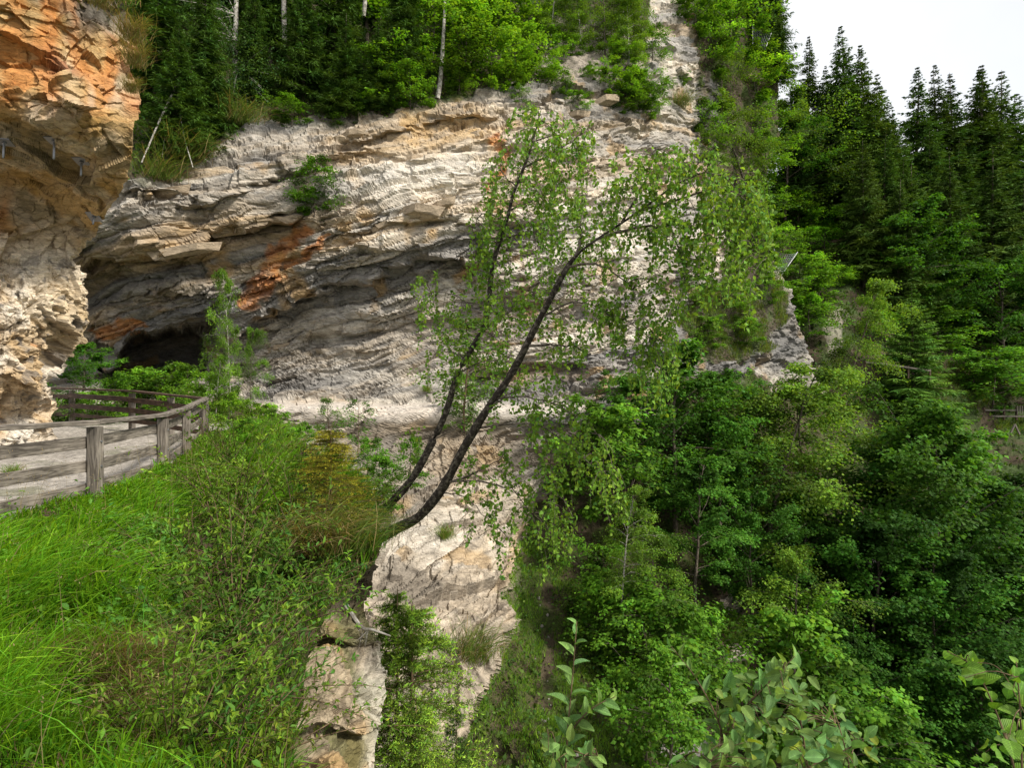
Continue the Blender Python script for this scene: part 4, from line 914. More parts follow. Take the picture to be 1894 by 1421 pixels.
for px, py, top, lib, k, nh, tn, w, lb in [
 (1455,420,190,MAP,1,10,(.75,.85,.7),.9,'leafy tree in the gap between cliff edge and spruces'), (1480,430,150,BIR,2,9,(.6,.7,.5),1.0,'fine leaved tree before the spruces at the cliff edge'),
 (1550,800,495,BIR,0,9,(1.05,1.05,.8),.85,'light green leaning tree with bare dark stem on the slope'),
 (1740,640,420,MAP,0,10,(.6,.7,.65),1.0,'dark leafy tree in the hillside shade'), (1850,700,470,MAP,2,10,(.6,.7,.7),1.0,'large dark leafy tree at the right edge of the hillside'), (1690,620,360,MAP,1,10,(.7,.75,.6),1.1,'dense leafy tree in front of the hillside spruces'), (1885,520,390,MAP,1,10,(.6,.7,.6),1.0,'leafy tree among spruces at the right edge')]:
    tree_px('leafy_tree', lib, k, hill_at(px, py), top, nh, lb, 'tree', gM, tuple(1 - .45 * (1 - np.array(tn))), w)  # softened tints, hillside shade painted into the darker crowns
def shade_tint(tn): return tuple(1 - .45 * (1 - np.array(tn)))          # per-tree leaf tint, with gorge shade and sunlit tops painted in, softened
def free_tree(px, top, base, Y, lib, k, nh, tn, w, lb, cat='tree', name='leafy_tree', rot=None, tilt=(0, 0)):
    tree_px(name, lib, k, at(px, base, Y), top, nh, lb, cat, gM, shade_tint(tn), w, rot, tilt)
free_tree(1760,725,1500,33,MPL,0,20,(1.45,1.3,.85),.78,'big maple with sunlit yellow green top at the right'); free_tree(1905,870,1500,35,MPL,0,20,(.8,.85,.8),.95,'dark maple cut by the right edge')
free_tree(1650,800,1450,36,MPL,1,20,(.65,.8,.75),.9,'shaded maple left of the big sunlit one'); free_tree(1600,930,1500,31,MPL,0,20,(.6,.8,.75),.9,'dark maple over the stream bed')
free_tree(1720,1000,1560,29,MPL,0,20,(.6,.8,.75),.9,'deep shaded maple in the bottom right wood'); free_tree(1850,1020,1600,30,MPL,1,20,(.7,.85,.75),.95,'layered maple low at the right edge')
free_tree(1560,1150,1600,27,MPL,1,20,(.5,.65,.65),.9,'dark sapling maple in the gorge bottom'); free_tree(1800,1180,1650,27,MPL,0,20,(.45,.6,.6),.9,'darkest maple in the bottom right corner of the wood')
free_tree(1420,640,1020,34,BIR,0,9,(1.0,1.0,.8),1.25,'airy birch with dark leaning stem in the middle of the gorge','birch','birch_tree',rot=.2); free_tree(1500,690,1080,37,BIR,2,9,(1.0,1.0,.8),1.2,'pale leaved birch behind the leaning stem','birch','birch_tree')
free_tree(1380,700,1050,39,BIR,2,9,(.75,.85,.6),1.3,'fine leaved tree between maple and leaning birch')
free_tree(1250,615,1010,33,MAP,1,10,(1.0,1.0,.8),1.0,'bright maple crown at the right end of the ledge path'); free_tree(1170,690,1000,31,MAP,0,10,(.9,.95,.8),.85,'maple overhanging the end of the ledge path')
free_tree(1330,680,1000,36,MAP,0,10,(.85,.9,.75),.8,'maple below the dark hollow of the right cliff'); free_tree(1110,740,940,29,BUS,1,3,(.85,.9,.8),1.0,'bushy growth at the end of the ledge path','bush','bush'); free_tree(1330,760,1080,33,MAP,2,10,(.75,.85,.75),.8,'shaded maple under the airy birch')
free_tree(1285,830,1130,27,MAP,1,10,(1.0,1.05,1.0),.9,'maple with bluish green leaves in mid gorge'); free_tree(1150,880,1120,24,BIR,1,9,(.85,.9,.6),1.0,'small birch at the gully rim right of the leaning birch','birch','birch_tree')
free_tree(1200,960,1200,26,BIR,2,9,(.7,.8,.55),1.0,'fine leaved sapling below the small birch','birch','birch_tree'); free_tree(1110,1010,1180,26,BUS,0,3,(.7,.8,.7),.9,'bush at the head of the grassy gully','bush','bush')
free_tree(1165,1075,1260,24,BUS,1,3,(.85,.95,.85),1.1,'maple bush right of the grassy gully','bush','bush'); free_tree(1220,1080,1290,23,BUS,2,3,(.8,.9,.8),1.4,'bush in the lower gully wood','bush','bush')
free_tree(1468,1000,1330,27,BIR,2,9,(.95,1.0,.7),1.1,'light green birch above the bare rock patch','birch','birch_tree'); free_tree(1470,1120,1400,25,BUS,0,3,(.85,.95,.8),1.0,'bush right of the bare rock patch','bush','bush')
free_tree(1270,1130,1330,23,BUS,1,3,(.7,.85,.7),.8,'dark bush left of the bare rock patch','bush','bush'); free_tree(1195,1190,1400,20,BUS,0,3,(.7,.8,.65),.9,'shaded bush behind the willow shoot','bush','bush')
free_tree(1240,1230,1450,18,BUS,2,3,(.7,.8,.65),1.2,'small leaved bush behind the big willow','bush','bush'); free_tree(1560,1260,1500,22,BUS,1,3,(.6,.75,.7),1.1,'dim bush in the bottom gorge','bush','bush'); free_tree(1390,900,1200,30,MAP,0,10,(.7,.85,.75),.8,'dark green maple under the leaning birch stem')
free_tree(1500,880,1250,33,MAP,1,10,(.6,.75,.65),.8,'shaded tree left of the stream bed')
# ------------------------------------------------------------------ ground cover (nobody could count it)
def scatter(P, w, n):
    """n random points on a grid surface, weight w per vertex times cell area"""
    a = np.linalg.norm(np.cross(P[1:, :-1] - P[:-1, :-1], P[:-1, 1:] - P[:-1, :-1]), axis=-1) * w[:-1, :-1]
    c = np.cumsum(a.ravel()); k = np.searchsorted(c, rng.random(n) * c[-1]); i, j = np.unravel_index(np.minimum(k, a.size - 1), a.shape)
    u, v = rng.random((2, n, 1)); return P[i, j] + (P[i + 1, j] - P[i, j]) * u + (P[i, j + 1] - P[i, j]) * v, i, j

def cover(name, P, w, n, leaf, col, lift, label=None):
    pos, i, j = scatter(P, w, n); m = len(pos)
    hgt = np.clip(.5 + .9 * fbm(pos * .55, 3), .05, 1.6)
    pos = pos + np.stack([.15 * rng.normal(size=m), .15 * rng.normal(size=m), lift * hgt * rng.random(m)], 1)
    c = vary(col, m, .22, .14) * (.75 + .4 * hgt)[:, None]
    mb = MB(); L = leaf * rng.uniform(.5, 1.3, m)
    add_leaves(mb, pos, rng.normal(size=(m, 3)) + [0, 0, .5], np.stack([rng.normal(size=m), rng.normal(size=m) - .5, np.full(m, 1.3)], 1), L, L * .6, np.clip(c, .004, .5))
    link(name, mb.mesh(name, M_LEAF), kind='stuff')
fx, fy = cpx, cpy
vis = (fy > -60) * (fx > 150) * 1.0
bare = (blob(fx, fy, 1100, 105, 110, 55) > .42) | (blob(fx, fy, 1365, 1160, 50, 80) > .45) | (blob(fx, fy, 1010, 1200, 12, 170) > .5)
w = (cliff_soil > .5) * vis * ~bare * (1 - .75 * (fy > 800)) * np.where(fx > 1300, .45, 1) * np.where(fy > 1000, 2.5, 1)
w[:, 640:] = 0
cover('undergrowth', cP2, w, 70000, .17, (.080, .140, .022), .55)
w = (hpy > 300) * (hpx < 1960) * 1.0 * (1 - .9 * ((blob(hpx, hpy, 1575, 455, 45, 40) > .4) | (blob(hpx, hpy, 1580, 700, 75, 10) > .5) | (blob(hpx, hpy, 1545, 610, 18, 50) > .5) | (blob(hpx, hpy, 1660, 600, 70, 30) > .5)))
w *= 1 - .97 * (seg_dist(hpx, hpy, [(1490,890),(1525,950),(1570,1000),(1610,1040)]) < 24)
cover('hillside_undergrowth', hP2, w, 50000, .34, (.065, .125, .020), .9)
# grass in the gully below the ledge and on the green strips of the right cliff
def far_grass(name, P, w, n, L, W, col):
    pos, i, j = scatter(P, w, n); m = len(pos); mb = MB()
    clump = np.clip(.6 + .8 * fbm(pos * 1.1, 3), .15, 1.6)
    az = rng.normal(size=m) * .9 - 1.0; lean = np.stack([np.cos(az), np.sin(az), 0 * az], 1)
    add_blades(mb, pos, np.stack([.3 * rng.normal(size=m), .3 * rng.normal(size=m), np.ones(m)], 1), lean, L * clump * rng.uniform(.6, 1.2, m), W, rng.uniform(.8, 2.2, m), vary(col, m, .22, .12) * (.7 + .4 * clump)[:, None], seg=4)
    link(name, mb.mesh(name, M_GRASS), kind='stuff')
edge = np.interp(fy, [800, 1000, 1080, 1160, 1220, 1300, 1421, 1600], [1050, 945, 940, 935, 915, 865, 800, 720])
gw = ((fx > edge + 6) & (fx < edge + np.interp(fy, [1000, 1421], [90, 330])) & (fy > 1000)) * (1 - .92 * (blob(fx, fy, 1012, 1180, 14, 170) > .45)) * 1.0; gw[:, 640:] = 0
far_grass('gully_grass', cP2, gw, 26000, .42, .022, (.17, .32, .03))
gw = ((blob(fx, fy, 1340, 600, 80, 70) > .4) | (blob(fx, fy, 1440, 560, 18, 60) > .5) | (blob(fx, fy, 1400, 640, 40, 20) > .5)) * 1.0; gw[:, 640:] = 0
far_grass('cliff_shelf_grass', cP2, gw, 9000, .6, .04, (.13, .18, .03))
gw = ((blob(hpx, hpy, 1780, 720, 110, 45) > .4) | (blob(hpx, hpy, 1880, 790, 50, 14) > .4)) * 1.0
far_grass('slope_grass', hP2, gw, 6000, .9, .06, (.12, .18, .03))

# ------------------------------------------------------------------ near bank: long grass, dry grass, shrubs
core = np.zeros(kpx.shape); core[:, :260] = 1
def bank_grass(name, w, n, L, W, col, droop, dry=0.0, lean_mu=-.35, lean_sd=.7):
    pos, i, j = scatter(kP2, w * core, n); m = len(pos); mb = MB()
    clump = np.clip(.72 + .95 * fbm(pos * 1.5, 3), .12, 1.6)
    sw = perlin(pos * .8 + 5) * 1.2; az = lean_mu + sw + lean_sd * rng.normal(size=m); lean = np.stack([np.cos(az), np.sin(az), 0 * az], 1)
    c = vary(col, m, .24, .14) * (.6 + .42 * clump)[:, None]; d = rng.random(m) < dry; c[d] = vary((.24, .17, .085), int(d.sum()), .2, .05)
    far = np.clip(pos[:, 1] / 5, .7, 1.6); near_l = 1 + .4 * sstep(5.2, 3.8, pos[:, 1]); low = .45 + .55 * np.clip((-(pos[:, 0] - np.interp(pos[:, 1], [a[1] for a in RAIL], [a[0] for a in RAIL])) * -1 - .1) / 1.1, 0, 1)
    add_blades(mb, pos, np.stack([.35 * rng.normal(size=m), .35 * rng.normal(size=m), np.ones(m)], 1), lean, L * near_l * low * clump * rng.uniform(.5, 1.15, m), W * far * rng.uniform(.6, 1.25, m), rng.uniform(*droop, m), np.clip(c, .004, .5))
    link(name, mb.mesh(name, M_GRASS), kind='stuff')
gx, gy = kpx, kpy
lush = sstep(330, 230, gx - .12 * (1421 - gy) * .3) * (gy > 930) + ((gy < 960) & (gx < 520)) * .9 + .35 * (gx > 600) * (gy < 1010) + .06
dryz = 1.3 * blob(gx, gy, 225, 1330, 55, 95) + .9 * blob(gx, gy, 120, 1240, 70, 25) + .6 * blob(gx, gy, 330, 1120, 40, 60) + .7 * blob(gx, gy, 290, 1230, 50, 40)
lush = lush * (1 - .93 * np.clip(dryz, 0, 1))
near = np.where(gy > 1150, 1.7, 1.0)
bank_grass('long_grass', np.clip(lush, 0, 1) * near, 52000, .50, .0125, (.140, .305, .015), (1.1, 2.5), .015)
bank_grass('dry_grass', np.clip(dryz, 0, 1) ** 1.5 + .02, 13000, .42, .006, (.15, .20, .03), (1.4, 2.9), .72)
bank_grass('low_weeds', 1 - np.clip(lush, 0, .9), 7000, .24, .014, (.09, .17, .024), (.6, 2.0), .06)
pos, i, j = scatter(kP2, core * (np.clip(lush, 0, 1) + .15), 420); m = len(pos); mb = MB(); az = rng.uniform(-1.5, 1.2, m); lean = np.stack([np.cos(az), np.sin(az), 0 * az], 1); hl = rng.uniform(.45, .85, m); upv = np.stack([.15 * rng.normal(size=m), .15 * rng.normal(size=m), np.ones(m)], 1)
add_blades(mb, pos, upv, lean, hl, .004, rng.uniform(.2, .7, m), vary((.26, .21, .10), m, .2, .06))
hd = pos + norm(upv) * hl[:, None] * .9 + lean * hl[:, None] * .16
for _ in range(7):
    add_leaves(mb, hd + rng.normal(size=(m, 3)) * .016 + norm(upv) * rng.uniform(-.06, .04, (m, 1)), upv + .6 * rng.normal(size=(m, 3)), rng.normal(size=(m, 3)), .018, .006, vary((.28, .21, .11), m, .2, .06))
link('seed_stalks', mb.mesh('seed_stalks', M_GRASS), kind='stuff')
# broad-leaved herbs between the grass
pos, i, j = scatter(kP2, core * ((gx > 180) & (gx < 330) & (gy > 1000) & (gy < 1260)) + .02 * core * (gy > 900), 3600)
m = len(pos); pos[:, 2] += rng.uniform(.05, .34, m); mb = MB(); L = rng.uniform(.03, .075, m)
add_leaves(mb, pos, rng.normal(size=(m, 3)) + [.4, -.2, -.1], np.stack([.5 * rng.normal(size=m), .5 * rng.normal(size=m) - .3, np.ones(m)], 1), L, L * .62, vary((.105, .235, .030), m, .22, .1), LEAF)
link('broad_leaved_herbs', mb.mesh('broad_leaved_herbs', M_LEAF), kind='stuff')

G_WIL = (.120, .205, .024)
SHR = [shrub(1.4, .9, 20, 100, .066, G_WIL, .42, spreadout=.65, arch=.15), shrub(1.3, 1.1, 20, 105, .056, (.140, .225, .024), .45, spreadout=1.1, arch=.4), shrub(1.15, .9, 18, 70, .078, (.110, .200, .035), .38, spreadout=.9)]
gS = 'shrubs on the near bank'
SHL = [(420,1000,0,1.0,'arching shrub right of the long grass below the railing'),(470,930,1,1.0,'small leaved shrub left of the yellow spruce'),(520,1000,2,.75,'grey green shrub in front of the yellow spruce'),(440,880,0,1.0,'shrub beside the last railing posts'),(380,1080,1,1.1,'dark shrub at the edge of the long grass'),
 (480,1080,2,1.05,'leafy shrub in the middle of the near bank'),(560,1060,0,1.0,'shrub above the dark overhang'),(560,1030,1,.5,'shrub behind the hanging grass tussock'),(430,1180,0,1.0,'shrub above the tangle of dead twigs'),(480,1170,1,.9,'shrub reaching over the outcrop from the left'),
 (560,1110,2,.7,'leafy shrub at the lip of the overhang'),(360,1240,2,.8,'low shrub beside the dry grass'),(430,1290,1,.8,'shrub above the pale outcrop corner'),(330,1390,0,.75,'shrub at the bottom edge right of the dry grass'),(420,1421,2,.8,'broad leaved shrub at the bottom edge'),
 (480,1400,1,.7,'shrub in the bottom corner left of the outcrop'),(400,940,1,.9,'shrub with bare twigs between grass and spruce'),(330,1140,2,.6,'small shrub inside the long grass'),(490,870,2,.7,'shrub left behind the yellow spruce'),(690,930,1,.5,'shrub between yellow spruce and birch foot')]
for px, py, k, s, lb in SHL:
    place('shrub', SHR[k], sink(bank_at(px, py), .05), s, rng.uniform(0, 6.28), tuple(np.clip(rng.normal(1.0, .2), .6, 1.4) * np.array([rng.uniform(.8, 1.15), 1.05, rng.uniform(.7, 1.0)])), lb, 'shrub', gS, names=('stems', 'foliage'), tilt=(0, .2))
# tall dead twigs sticking out of the shrubs
for (x0, y0, x1, y1, Y, lb) in [(390,930,470,790,8.5,'thin bare twig leaning right left of the yellow spruce'), (330,1130,420,1030,5.6,'bare twig across the near shrubs'), (250,1250,330,1150,4.6,'dry stalk over the dry grass'), (245,1290,420,1280,4.3,'long dead twig lying over the dry grass')]:
    a, b = at(x0, y0, Y), at(x1, y1, Y + .3); mid = (a + b) / 2 + np.array([0, 0, .05]); mb = MB(); P = spline([a, mid, b], 9)
    tube(mb, P - a, np.linspace(.007, .002, 9), 5)
    for _ in range(4):
        k = rng.integers(3, 8); e = P[k] + .14 * rng.normal(size=3); tube(mb, np.array([P[k], (P[k] + e) / 2, e]) - a, [.003, .002, .001], 3)
    link('bare_twig', mb.mesh('bare_twig', M_TWIG), None, tuple(a), None, lb, 'twig', 'bare twigs on the near bank')

# tussocks
TUS = [tussock(420, .62, .008, (.115, .17, .03), .22, .16, (1.6, 2.9), (1, -.4), .7), tussock(260, .42, .008, (.13, .20, .03), .15, .09, (1.0, 2.6)), tussock(300, .5, .006, (.17, .18, .04), .45, .08, (1.8, 3.0), (.6, -1), 1.0)]
gT = 'grass tussocks'
def tus(pt, k, s, lb, tint=(1, 1, 1), rot=0.0): place('grass_tussock', [TUS[k]], tuple(pt), s, rot, tint, lb, 'grass', gT, names=('blades',))
tus(at(615,1010,6.95), 0, 1.3, 'large tussock hanging over the dark earth lip below the birch', (1, 1.05, 1)); tus(at(668,1012,7.3), 0, 1.0, 'bright tussock at the foot of the birch trunks', (.85, 1.15, .9)); tus(at(590,1020,6.7), 2, 1.7, 'dry tussock drooping over the earth lip')
tus(at(700,965,8.3), 1, 1.0, 'green tussock between the two birch trunks', (.8, 1.1, .8)); tus(at(660,940,8.1), 1, 1.3, 'green tussock right of the yellow spruce foot', (.8, 1.1, .8))
tus(at(245,75,9.9), 2, 1.15, 'yellow green tussock on the rim of the orange buttress'); tus(at(250,120,10.0), 2, 1.0, 'second tussock hanging from the buttress edge'); tus(at(185,10,9.3), 2, 1.0, 'dry tussock on top of the orange buttress'); tus(at(244,170,10.0), 2, .7, 'small tussock low on the buttress edge')
tus(at(222,-5,9.6), 1, 1.2, 'green tussock at the upper corner of the buttress')
for px, py, s, lb in [(870,1215,2.6,'round tussock on the smooth lower rock face'), (345,300,3.2,'grass fringe on the left cliff top'), (450,232,3.0,'grass tuft on the shaded cliff top'), (300,318,3.0,'hanging grass beside the buttress on the cliff rim'), (1258,1015-820,2.6,'tuft on the pale rib by the small bush'), (825,990,2.0,'tuft on the lower face behind the birch'), (790,725,1.3,'tuft at the foot of the ledge wall'), (1290,560,3.0,'grass patch left of the green shelf')]:
    tus(cliff_at(px, py) + np.array([0, -.15, 0]), 0 if s > 2.4 else 1, s, lb, (.95, 1, .9))
tus((-11.3 + 3.0, 9.9, -1.67), 1, .7, 'small tuft growing in the gravel path', (.9, 1, .8))
mb = None

# ------------------------------------------------------------------ small trees on the bank and around the alcove
YS = [young_spruce(2.0, .95, (.195, .180, .016), 24, 17, 1.7), young_spruce(2.0, .8, (.115, .20, .024), 18, 16, 2.2), young_spruce(2.0, .85, (.030, .062, .016), 15, 11, 1.3)]
gV = 'young spruces on the bank'
def ysp(px, base, top, Y, k, lb, w=1.0, tint=(1, 1, 1)): tree_px('young_spruce', YS, k, at(px, base, Y), top, 2.0, lb, 'spruce', gV, tint, w)
ysp(612,975,768,7.3,0,'yellowish young spruce on the bank left of the birch',1.2); ysp(655,960,880,8.6,2,'dark small spruce at the foot of the birch',1.3); ysp(590,950,850,8.7,2,'dark lower boughs beside the yellowish spruce',1.2)
ysp(762,1640,1100,8.6,1,'bright green young spruce growing beside the outcrop',1.1,(1.15,1.1,.9)); ysp(770,1560,1285,8.0,1,'bright tipped spruce right of the outcrop',1.15,(1.2,1.15,.9)); ysp(845,1600,1275,8.6,2,'thin spruce with bare leader over the lower rock face',.5,(1.6,1.7,1.3)); ysp(735,1500,1070,8.4,1,'spruce in the shade right behind the outcrop',.9,(1.2,1.2,1.0))
gA = 'plants in the alcove behind the railing'
def alc(px, base, top, Y, lib, k, nh, lb, tint=(1, 1, 1), w=1.0, name='bush', cat='bush', rot=None): tree_px(name, lib, k, at(px, base, Y), top, nh, lb, cat, gA, tint, w, rot)
alc(150,790,625,21.5,MAP,0,10,'maple sapling between buttress and cave',(1.1,1.1,.9),1.1,'maple_sapling','maple'); alc(215,790,680,23,BUS,2,3,'low bush left of the cave mouth',(1.1,1.1,.9),1.1)
for px, top, Y, k, tn, lb in [(260,690,24,0,(1,1,.9),'green bush under the cave mouth'), (300,672,24.5,1,(1,1,.9),'bush with pointed tip before the cave'), (345,665,24,2,(1.15,1.1,.9),'light bush right of the cave mouth'), (385,690,22,0,(1.15,1.1,.9),'bush behind the corner of the railing'), (180,715,20.5,1,(1,1,.9),'bush behind the middle of the back railing'), (120,725,21,0,(1,1,.9),'bush at the end of the back railing'), (330,720,21,1,(1.1,1.05,.9),'bush behind the back railing near its corner')]:
    alc(px, 785, top, Y, BUS, k, 3, lb, tn, 1.15)
alc(428,800,475,21.5,BIR,1,9,'slender birch sapling right of the railing before the dark rock',(.9,.95,.8),.42,'birch_sapling','birch'); alc(462,790,590,22.5,BIR,2,9,'short birch sapling right of the slender one',(.85,.95,.8),.5,'birch_sapling','birch'); alc(398,800,640,21,BIR,1,9,'low birch sapling by the railing corner post',(.9,1,.8),.6,'birch_sapling','birch')
for px, base, top, Y, k, tn, lb in [(425,830,715,15.5,2,(1.25,1.1,.8),'yellow green bush right of the railing corner'), (480,830,735,15.5,1,(1.25,1.15,.8),'yellowish bush at the start of the ledge path'), (520,840,755,14.5,0,(1.1,1.1,.9),'bush on the lip of the bank'), (455,840,765,13.5,1,(1,1.1,.9),'green bush behind the near shrubs'), (680,900,795,13,2,(.9,1,.85),'airy bush behind the yellowish spruce'), (565,850,775,13,1,(1,1.05,.9),'bush left above the yellowish spruce'), (700,930,830,11,0,(.8,.9,.8),'bush overhanging behind the birch foot'), (760,900,800,24,2,(.8,.9,.8),'bush growing on the face below the ledge')]:
    alc(px, base, top, Y, BUS, k, 3, lb, tn, .95)
for px, base, top, Y, k, lb in [(605,830,712,12,0,'thin sapling standing before the ledge path'), (662,830,718,11.5,1,'sapling with larger leaves before the ledge path'), (505,830,735,13,0,'thin yellowish sapling at the left of the ledge path'), (858,790,555,13.5,0,'slender sapling with bare stem behind the left birch trunk')]:
    tree_px('sapling', SAP, k, at(px, base, Y), top, 3, lb, 'sapling', 'saplings before the ledge path', (.75, .85, .8), 1.0 if top > 600 else 1.3)
# ------------------------------------------------------------------ the leaning two-stemmed birch
bw, bl = [], MB(); root = at(706, 985, 8.0)
def px_path(pts, n): return spline([at(*q) for q in pts], n)
stems = {
 'right': ([(700,998,8.1),(735,978,7.95),(775,955,7.9),(812,915,7.8),(828,885,7.75),(848,845,7.7),(880,795,7.6),(915,738,7.5),(945,688,7.45),(975,640,7.4),(1005,580,7.3),(1035,515,7.2),(1062,478,7.15),(1110,440,7.0),(1180,390,6.8),(1250,340,6.6),(1300,295,6.5),(1330,262,6.45)], .068, .004),
 'left': ([(690,965,8.5),(735,918,8.4),(772,872,8.4),(798,822,8.4),(825,758,8.4),(850,690,8.4),(880,630,8.35),(903,570,8.3),(910,510,8.3),(918,460,8.25),(940,400,8.2),(955,345,8.2),(975,290,8.15),(992,240,8.1),(1002,200,8.1)], .055, .004)}
limbs = []
tw = MB(); tl_ = MB()
for nm, (pts, r0, r1) in stems.items():
    P = px_path(pts, 60); t = np.linspace(0, 1, 60); r = r0 * (1 - t) ** .75 + r1; r = r * (1 - .45 * sstep(.66, .74, t)) if nm == 'right' else r; r *= 1 + .06 * np.sin(t * 40) + .05 * np.sin(t * 93)
    P = P + .012 * np.stack([np.sin(t * 31), np.cos(t * 27), np.sin(t * 37)], 1)
    mb = MB(); tube(mb, P - root, r, 12); bw.append((nm, mb)); limbs.append(P[24:])
branch_px = [
 ([(975,640,7.4),(1020,638,7.2),(1070,645,7.1),(1150,655,7.0)],.022), ([(1048,495,7.2),(1090,488,7.0),(1130,500,6.9),(1165,530,6.8),(1185,570,6.75)],.018), ([(1062,478,7.15),(1075,440,7.2),(1068,415,7.2)],.02),
 ([(1110,440,7.0),(1180,420,6.7),(1240,418,6.5),(1310,410,6.3)],.02), ([(1150,412,6.9),(1185,350,6.7),(1205,300,6.6),(1208,265,6.6)],.016), ([(1180,390,6.8),(1250,372,6.5),(1320,350,6.3),(1370,360,6.2),(1400,400,6.1)],.016), ([(1250,340,6.6),(1310,320,6.4),(1370,350,6.25),(1410,440,6.1)],.012),
 ([(1310,410,6.3),(1370,440,6.2),(1415,480,6.1)],.010), ([(1005,585,7.3),(1060,560,7.0),(1130,580,6.9),(1200,620,6.8)],.014), ([(1240,418,6.5),(1260,480,6.4),(1270,540,6.4)],.009),
 ([(830,893,7.75),(865,882,7.6),(900,862,7.5),(930,850,7.4)],.018), ([(828,892,7.75),(880,890,7.5),(940,905,7.3),(985,950,7.2)],.016), ([(905,755,7.55),(940,730,7.3),(985,705,7.2)],.016), ([(885,792,7.6),(940,785,7.3),(1000,790,7.1),(1060,830,6.95),(1110,870,6.9)],.016),
 ([(915,738,7.5),(980,735,7.2),(1050,760,7.0),(1100,800,6.9)],.013), ([(880,790,7.6),(862,800,7.8),(850,790,7.9)],.01), ([(815,912,7.8),(860,920,7.5),(905,965,7.3)],.010), ([(1000,790,7.1),(1020,850,7.0),(1030,930,7.0)],.008),
 ([(915,470,8.25),(922,430,8.3),(925,395,8.35),(922,385,8.4)],.02), ([(918,450,8.25),(965,430,8.1),(990,425,8.0)],.014), ([(945,388,8.2),(985,370,8.0),(1030,355,7.9)],.014), ([(968,310,8.15),(1010,290,8.0),(1060,262,7.9),(1092,238,7.85)],.014), ([(985,262,8.1),(1040,250,8.0),(1080,300,7.9),(1085,360,7.85)],.010),
 ([(955,345,8.2),(930,320,8.3),(925,290,8.35)],.012), ([(935,410,8.2),(900,395,8.3),(880,410,8.35),(872,450,8.4)],.012), ([(905,565,8.3),(870,560,8.4),(835,545,8.5),(800,540,8.5)],.012), ([(882,625,8.35),(920,590,8.2),(945,580,8.1)],.016), ([(862,665,8.4),(830,650,8.5),(800,655,8.5)],.012), ([(850,690,8.4),(890,670,8.2),(940,660,8.1)],.012), ([(838,730,8.4),(870,715,8.2),(905,708,8.1)],.010), ([(800,815,8.4),(850,790,8.2),(880,775,8.1)],.008)]
for pts, r in branch_px:
    P = px_path(pts, 14); P = P + .02 * rng.normal(size=P.shape) * np.linspace(0, 1, 14)[:, None]; tube(tl_, P - root, np.linspace(r, .0035, 14), 6); limbs.append(P)
ALL = np.concatenate(limbs)
# leaf masses: pixel centre, radii, distance, number of hanging twigs
mass = [(985,250,55,45,8.1,34),(1050,270,50,40,7.9,30),(1000,320,60,50,8.1,36),(1060,340,45,60,7.9,34),(930,330,40,40,8.3,20),(960,400,60,50,8.2,34),(1030,420,50,60,7.9,40),(900,430,32,50,8.3,26),(890,500,28,60,8.4,26),(1050,500,50,60,7.7,34),(960,520,50,60,8.2,26),(930,580,35,40,8.2,20),
 (1000,600,45,50,7.6,24),(820,590,50,40,8.5,26),(790,540,30,30,8.5,10),(830,680,45,40,8.5,22),(900,640,40,40,8.2,16),(940,690,40,35,8.1,14),
 (1110,380,40,40,7.0,22),(1170,330,50,50,6.7,32),(1230,340,50,60,6.5,36),(1290,320,45,50,6.4,34),(1350,370,50,50,6.2,40),(1390,440,40,60,6.1,40),(1320,430,60,50,6.3,40),(1250,440,50,50,6.5,34),(1190,430,50,45,6.8,26),(1120,470,50,45,7.0,24),(1300,510,50,50,6.3,26),(1370,510,40,40,6.2,18),(1400,350,20,30,6.15,8),
 (1150,560,55,45,6.9,30),(1220,580,50,55,6.7,34),(1170,640,50,50,6.9,34),(1240,650,35,60,6.7,26),(1100,600,50,45,7.1,28),(1060,650,40,30,7.1,16),(1200,700,40,40,6.8,20),
 (990,710,50,30,7.2,18),(960,760,50,40,7.3,22),(1030,790,50,40,7.1,26),(1090,830,50,45,6.95,30),(1120,890,30,50,6.9,20),(1030,880,35,60,7.0,28),(1030,960,30,55,7.0,24),(980,930,40,50,7.2,22),(930,870,45,35,7.4,18),(890,930,40,40,7.4,16),(940,990,35,45,7.3,14),(870,860,30,25,7.6,8),(760,830,30,30,8.4,6),(1005,1020,25,40,7.1,10)]
for cx, cy, rx, ry, Y, n in mass:
    for _ in range(int(n * (.85 if Y > 7.75 else .62 if Y > 6.6 else .85))):
        a, rr = rng.uniform(0, 6.28), math.sqrt(rng.random()); s0 = at(cx + rx * rr * math.cos(a), cy + ry * rr * math.sin(a) - 12, Y + rng.normal() * .28)
        d = ((ALL - s0) ** 2).sum(1) + .6 * np.clip(s0[2] - ALL[:, 2], 0, None); st = ALL[np.argmin(d)]
        ln = rng.uniform(.16, .46); out = norm((s0 - st)[None])[0]; en = s0 + np.array([out[0] * .25 + .1 * rng.normal(), out[1] * .2 + .1 * rng.normal(), -1.0]) * ln
        P = spline([st, (st + s0) / 2 + np.array([0, 0, .05]), s0, (s0 + en) / 2 + .02 * rng.normal(size=3), en], 12)
        tube(tl_, P - root, np.linspace(.0045, .0011, 12), 3)
        m = int(18 + 20 * ln); v = rng.uniform(3.5, 11, m); k = np.minimum(v.astype(int), 10); pos = P[k] + (P[k + 1] - P[k]) * (v - k)[:, None] + .022 * rng.normal(size=(m, 3))
        ax = .8 * rng.normal(size=(m, 3)) + np.array([0, 0, -.75]); L = rng.uniform(.034, .064, m)
        add_leaves(bl, pos - root, ax, rng.normal(size=(m, 3)) + np.array([.3, -.5, .6]), L, L * .82, vary((.155, .275, .032), m, .26, .11), LEAF)
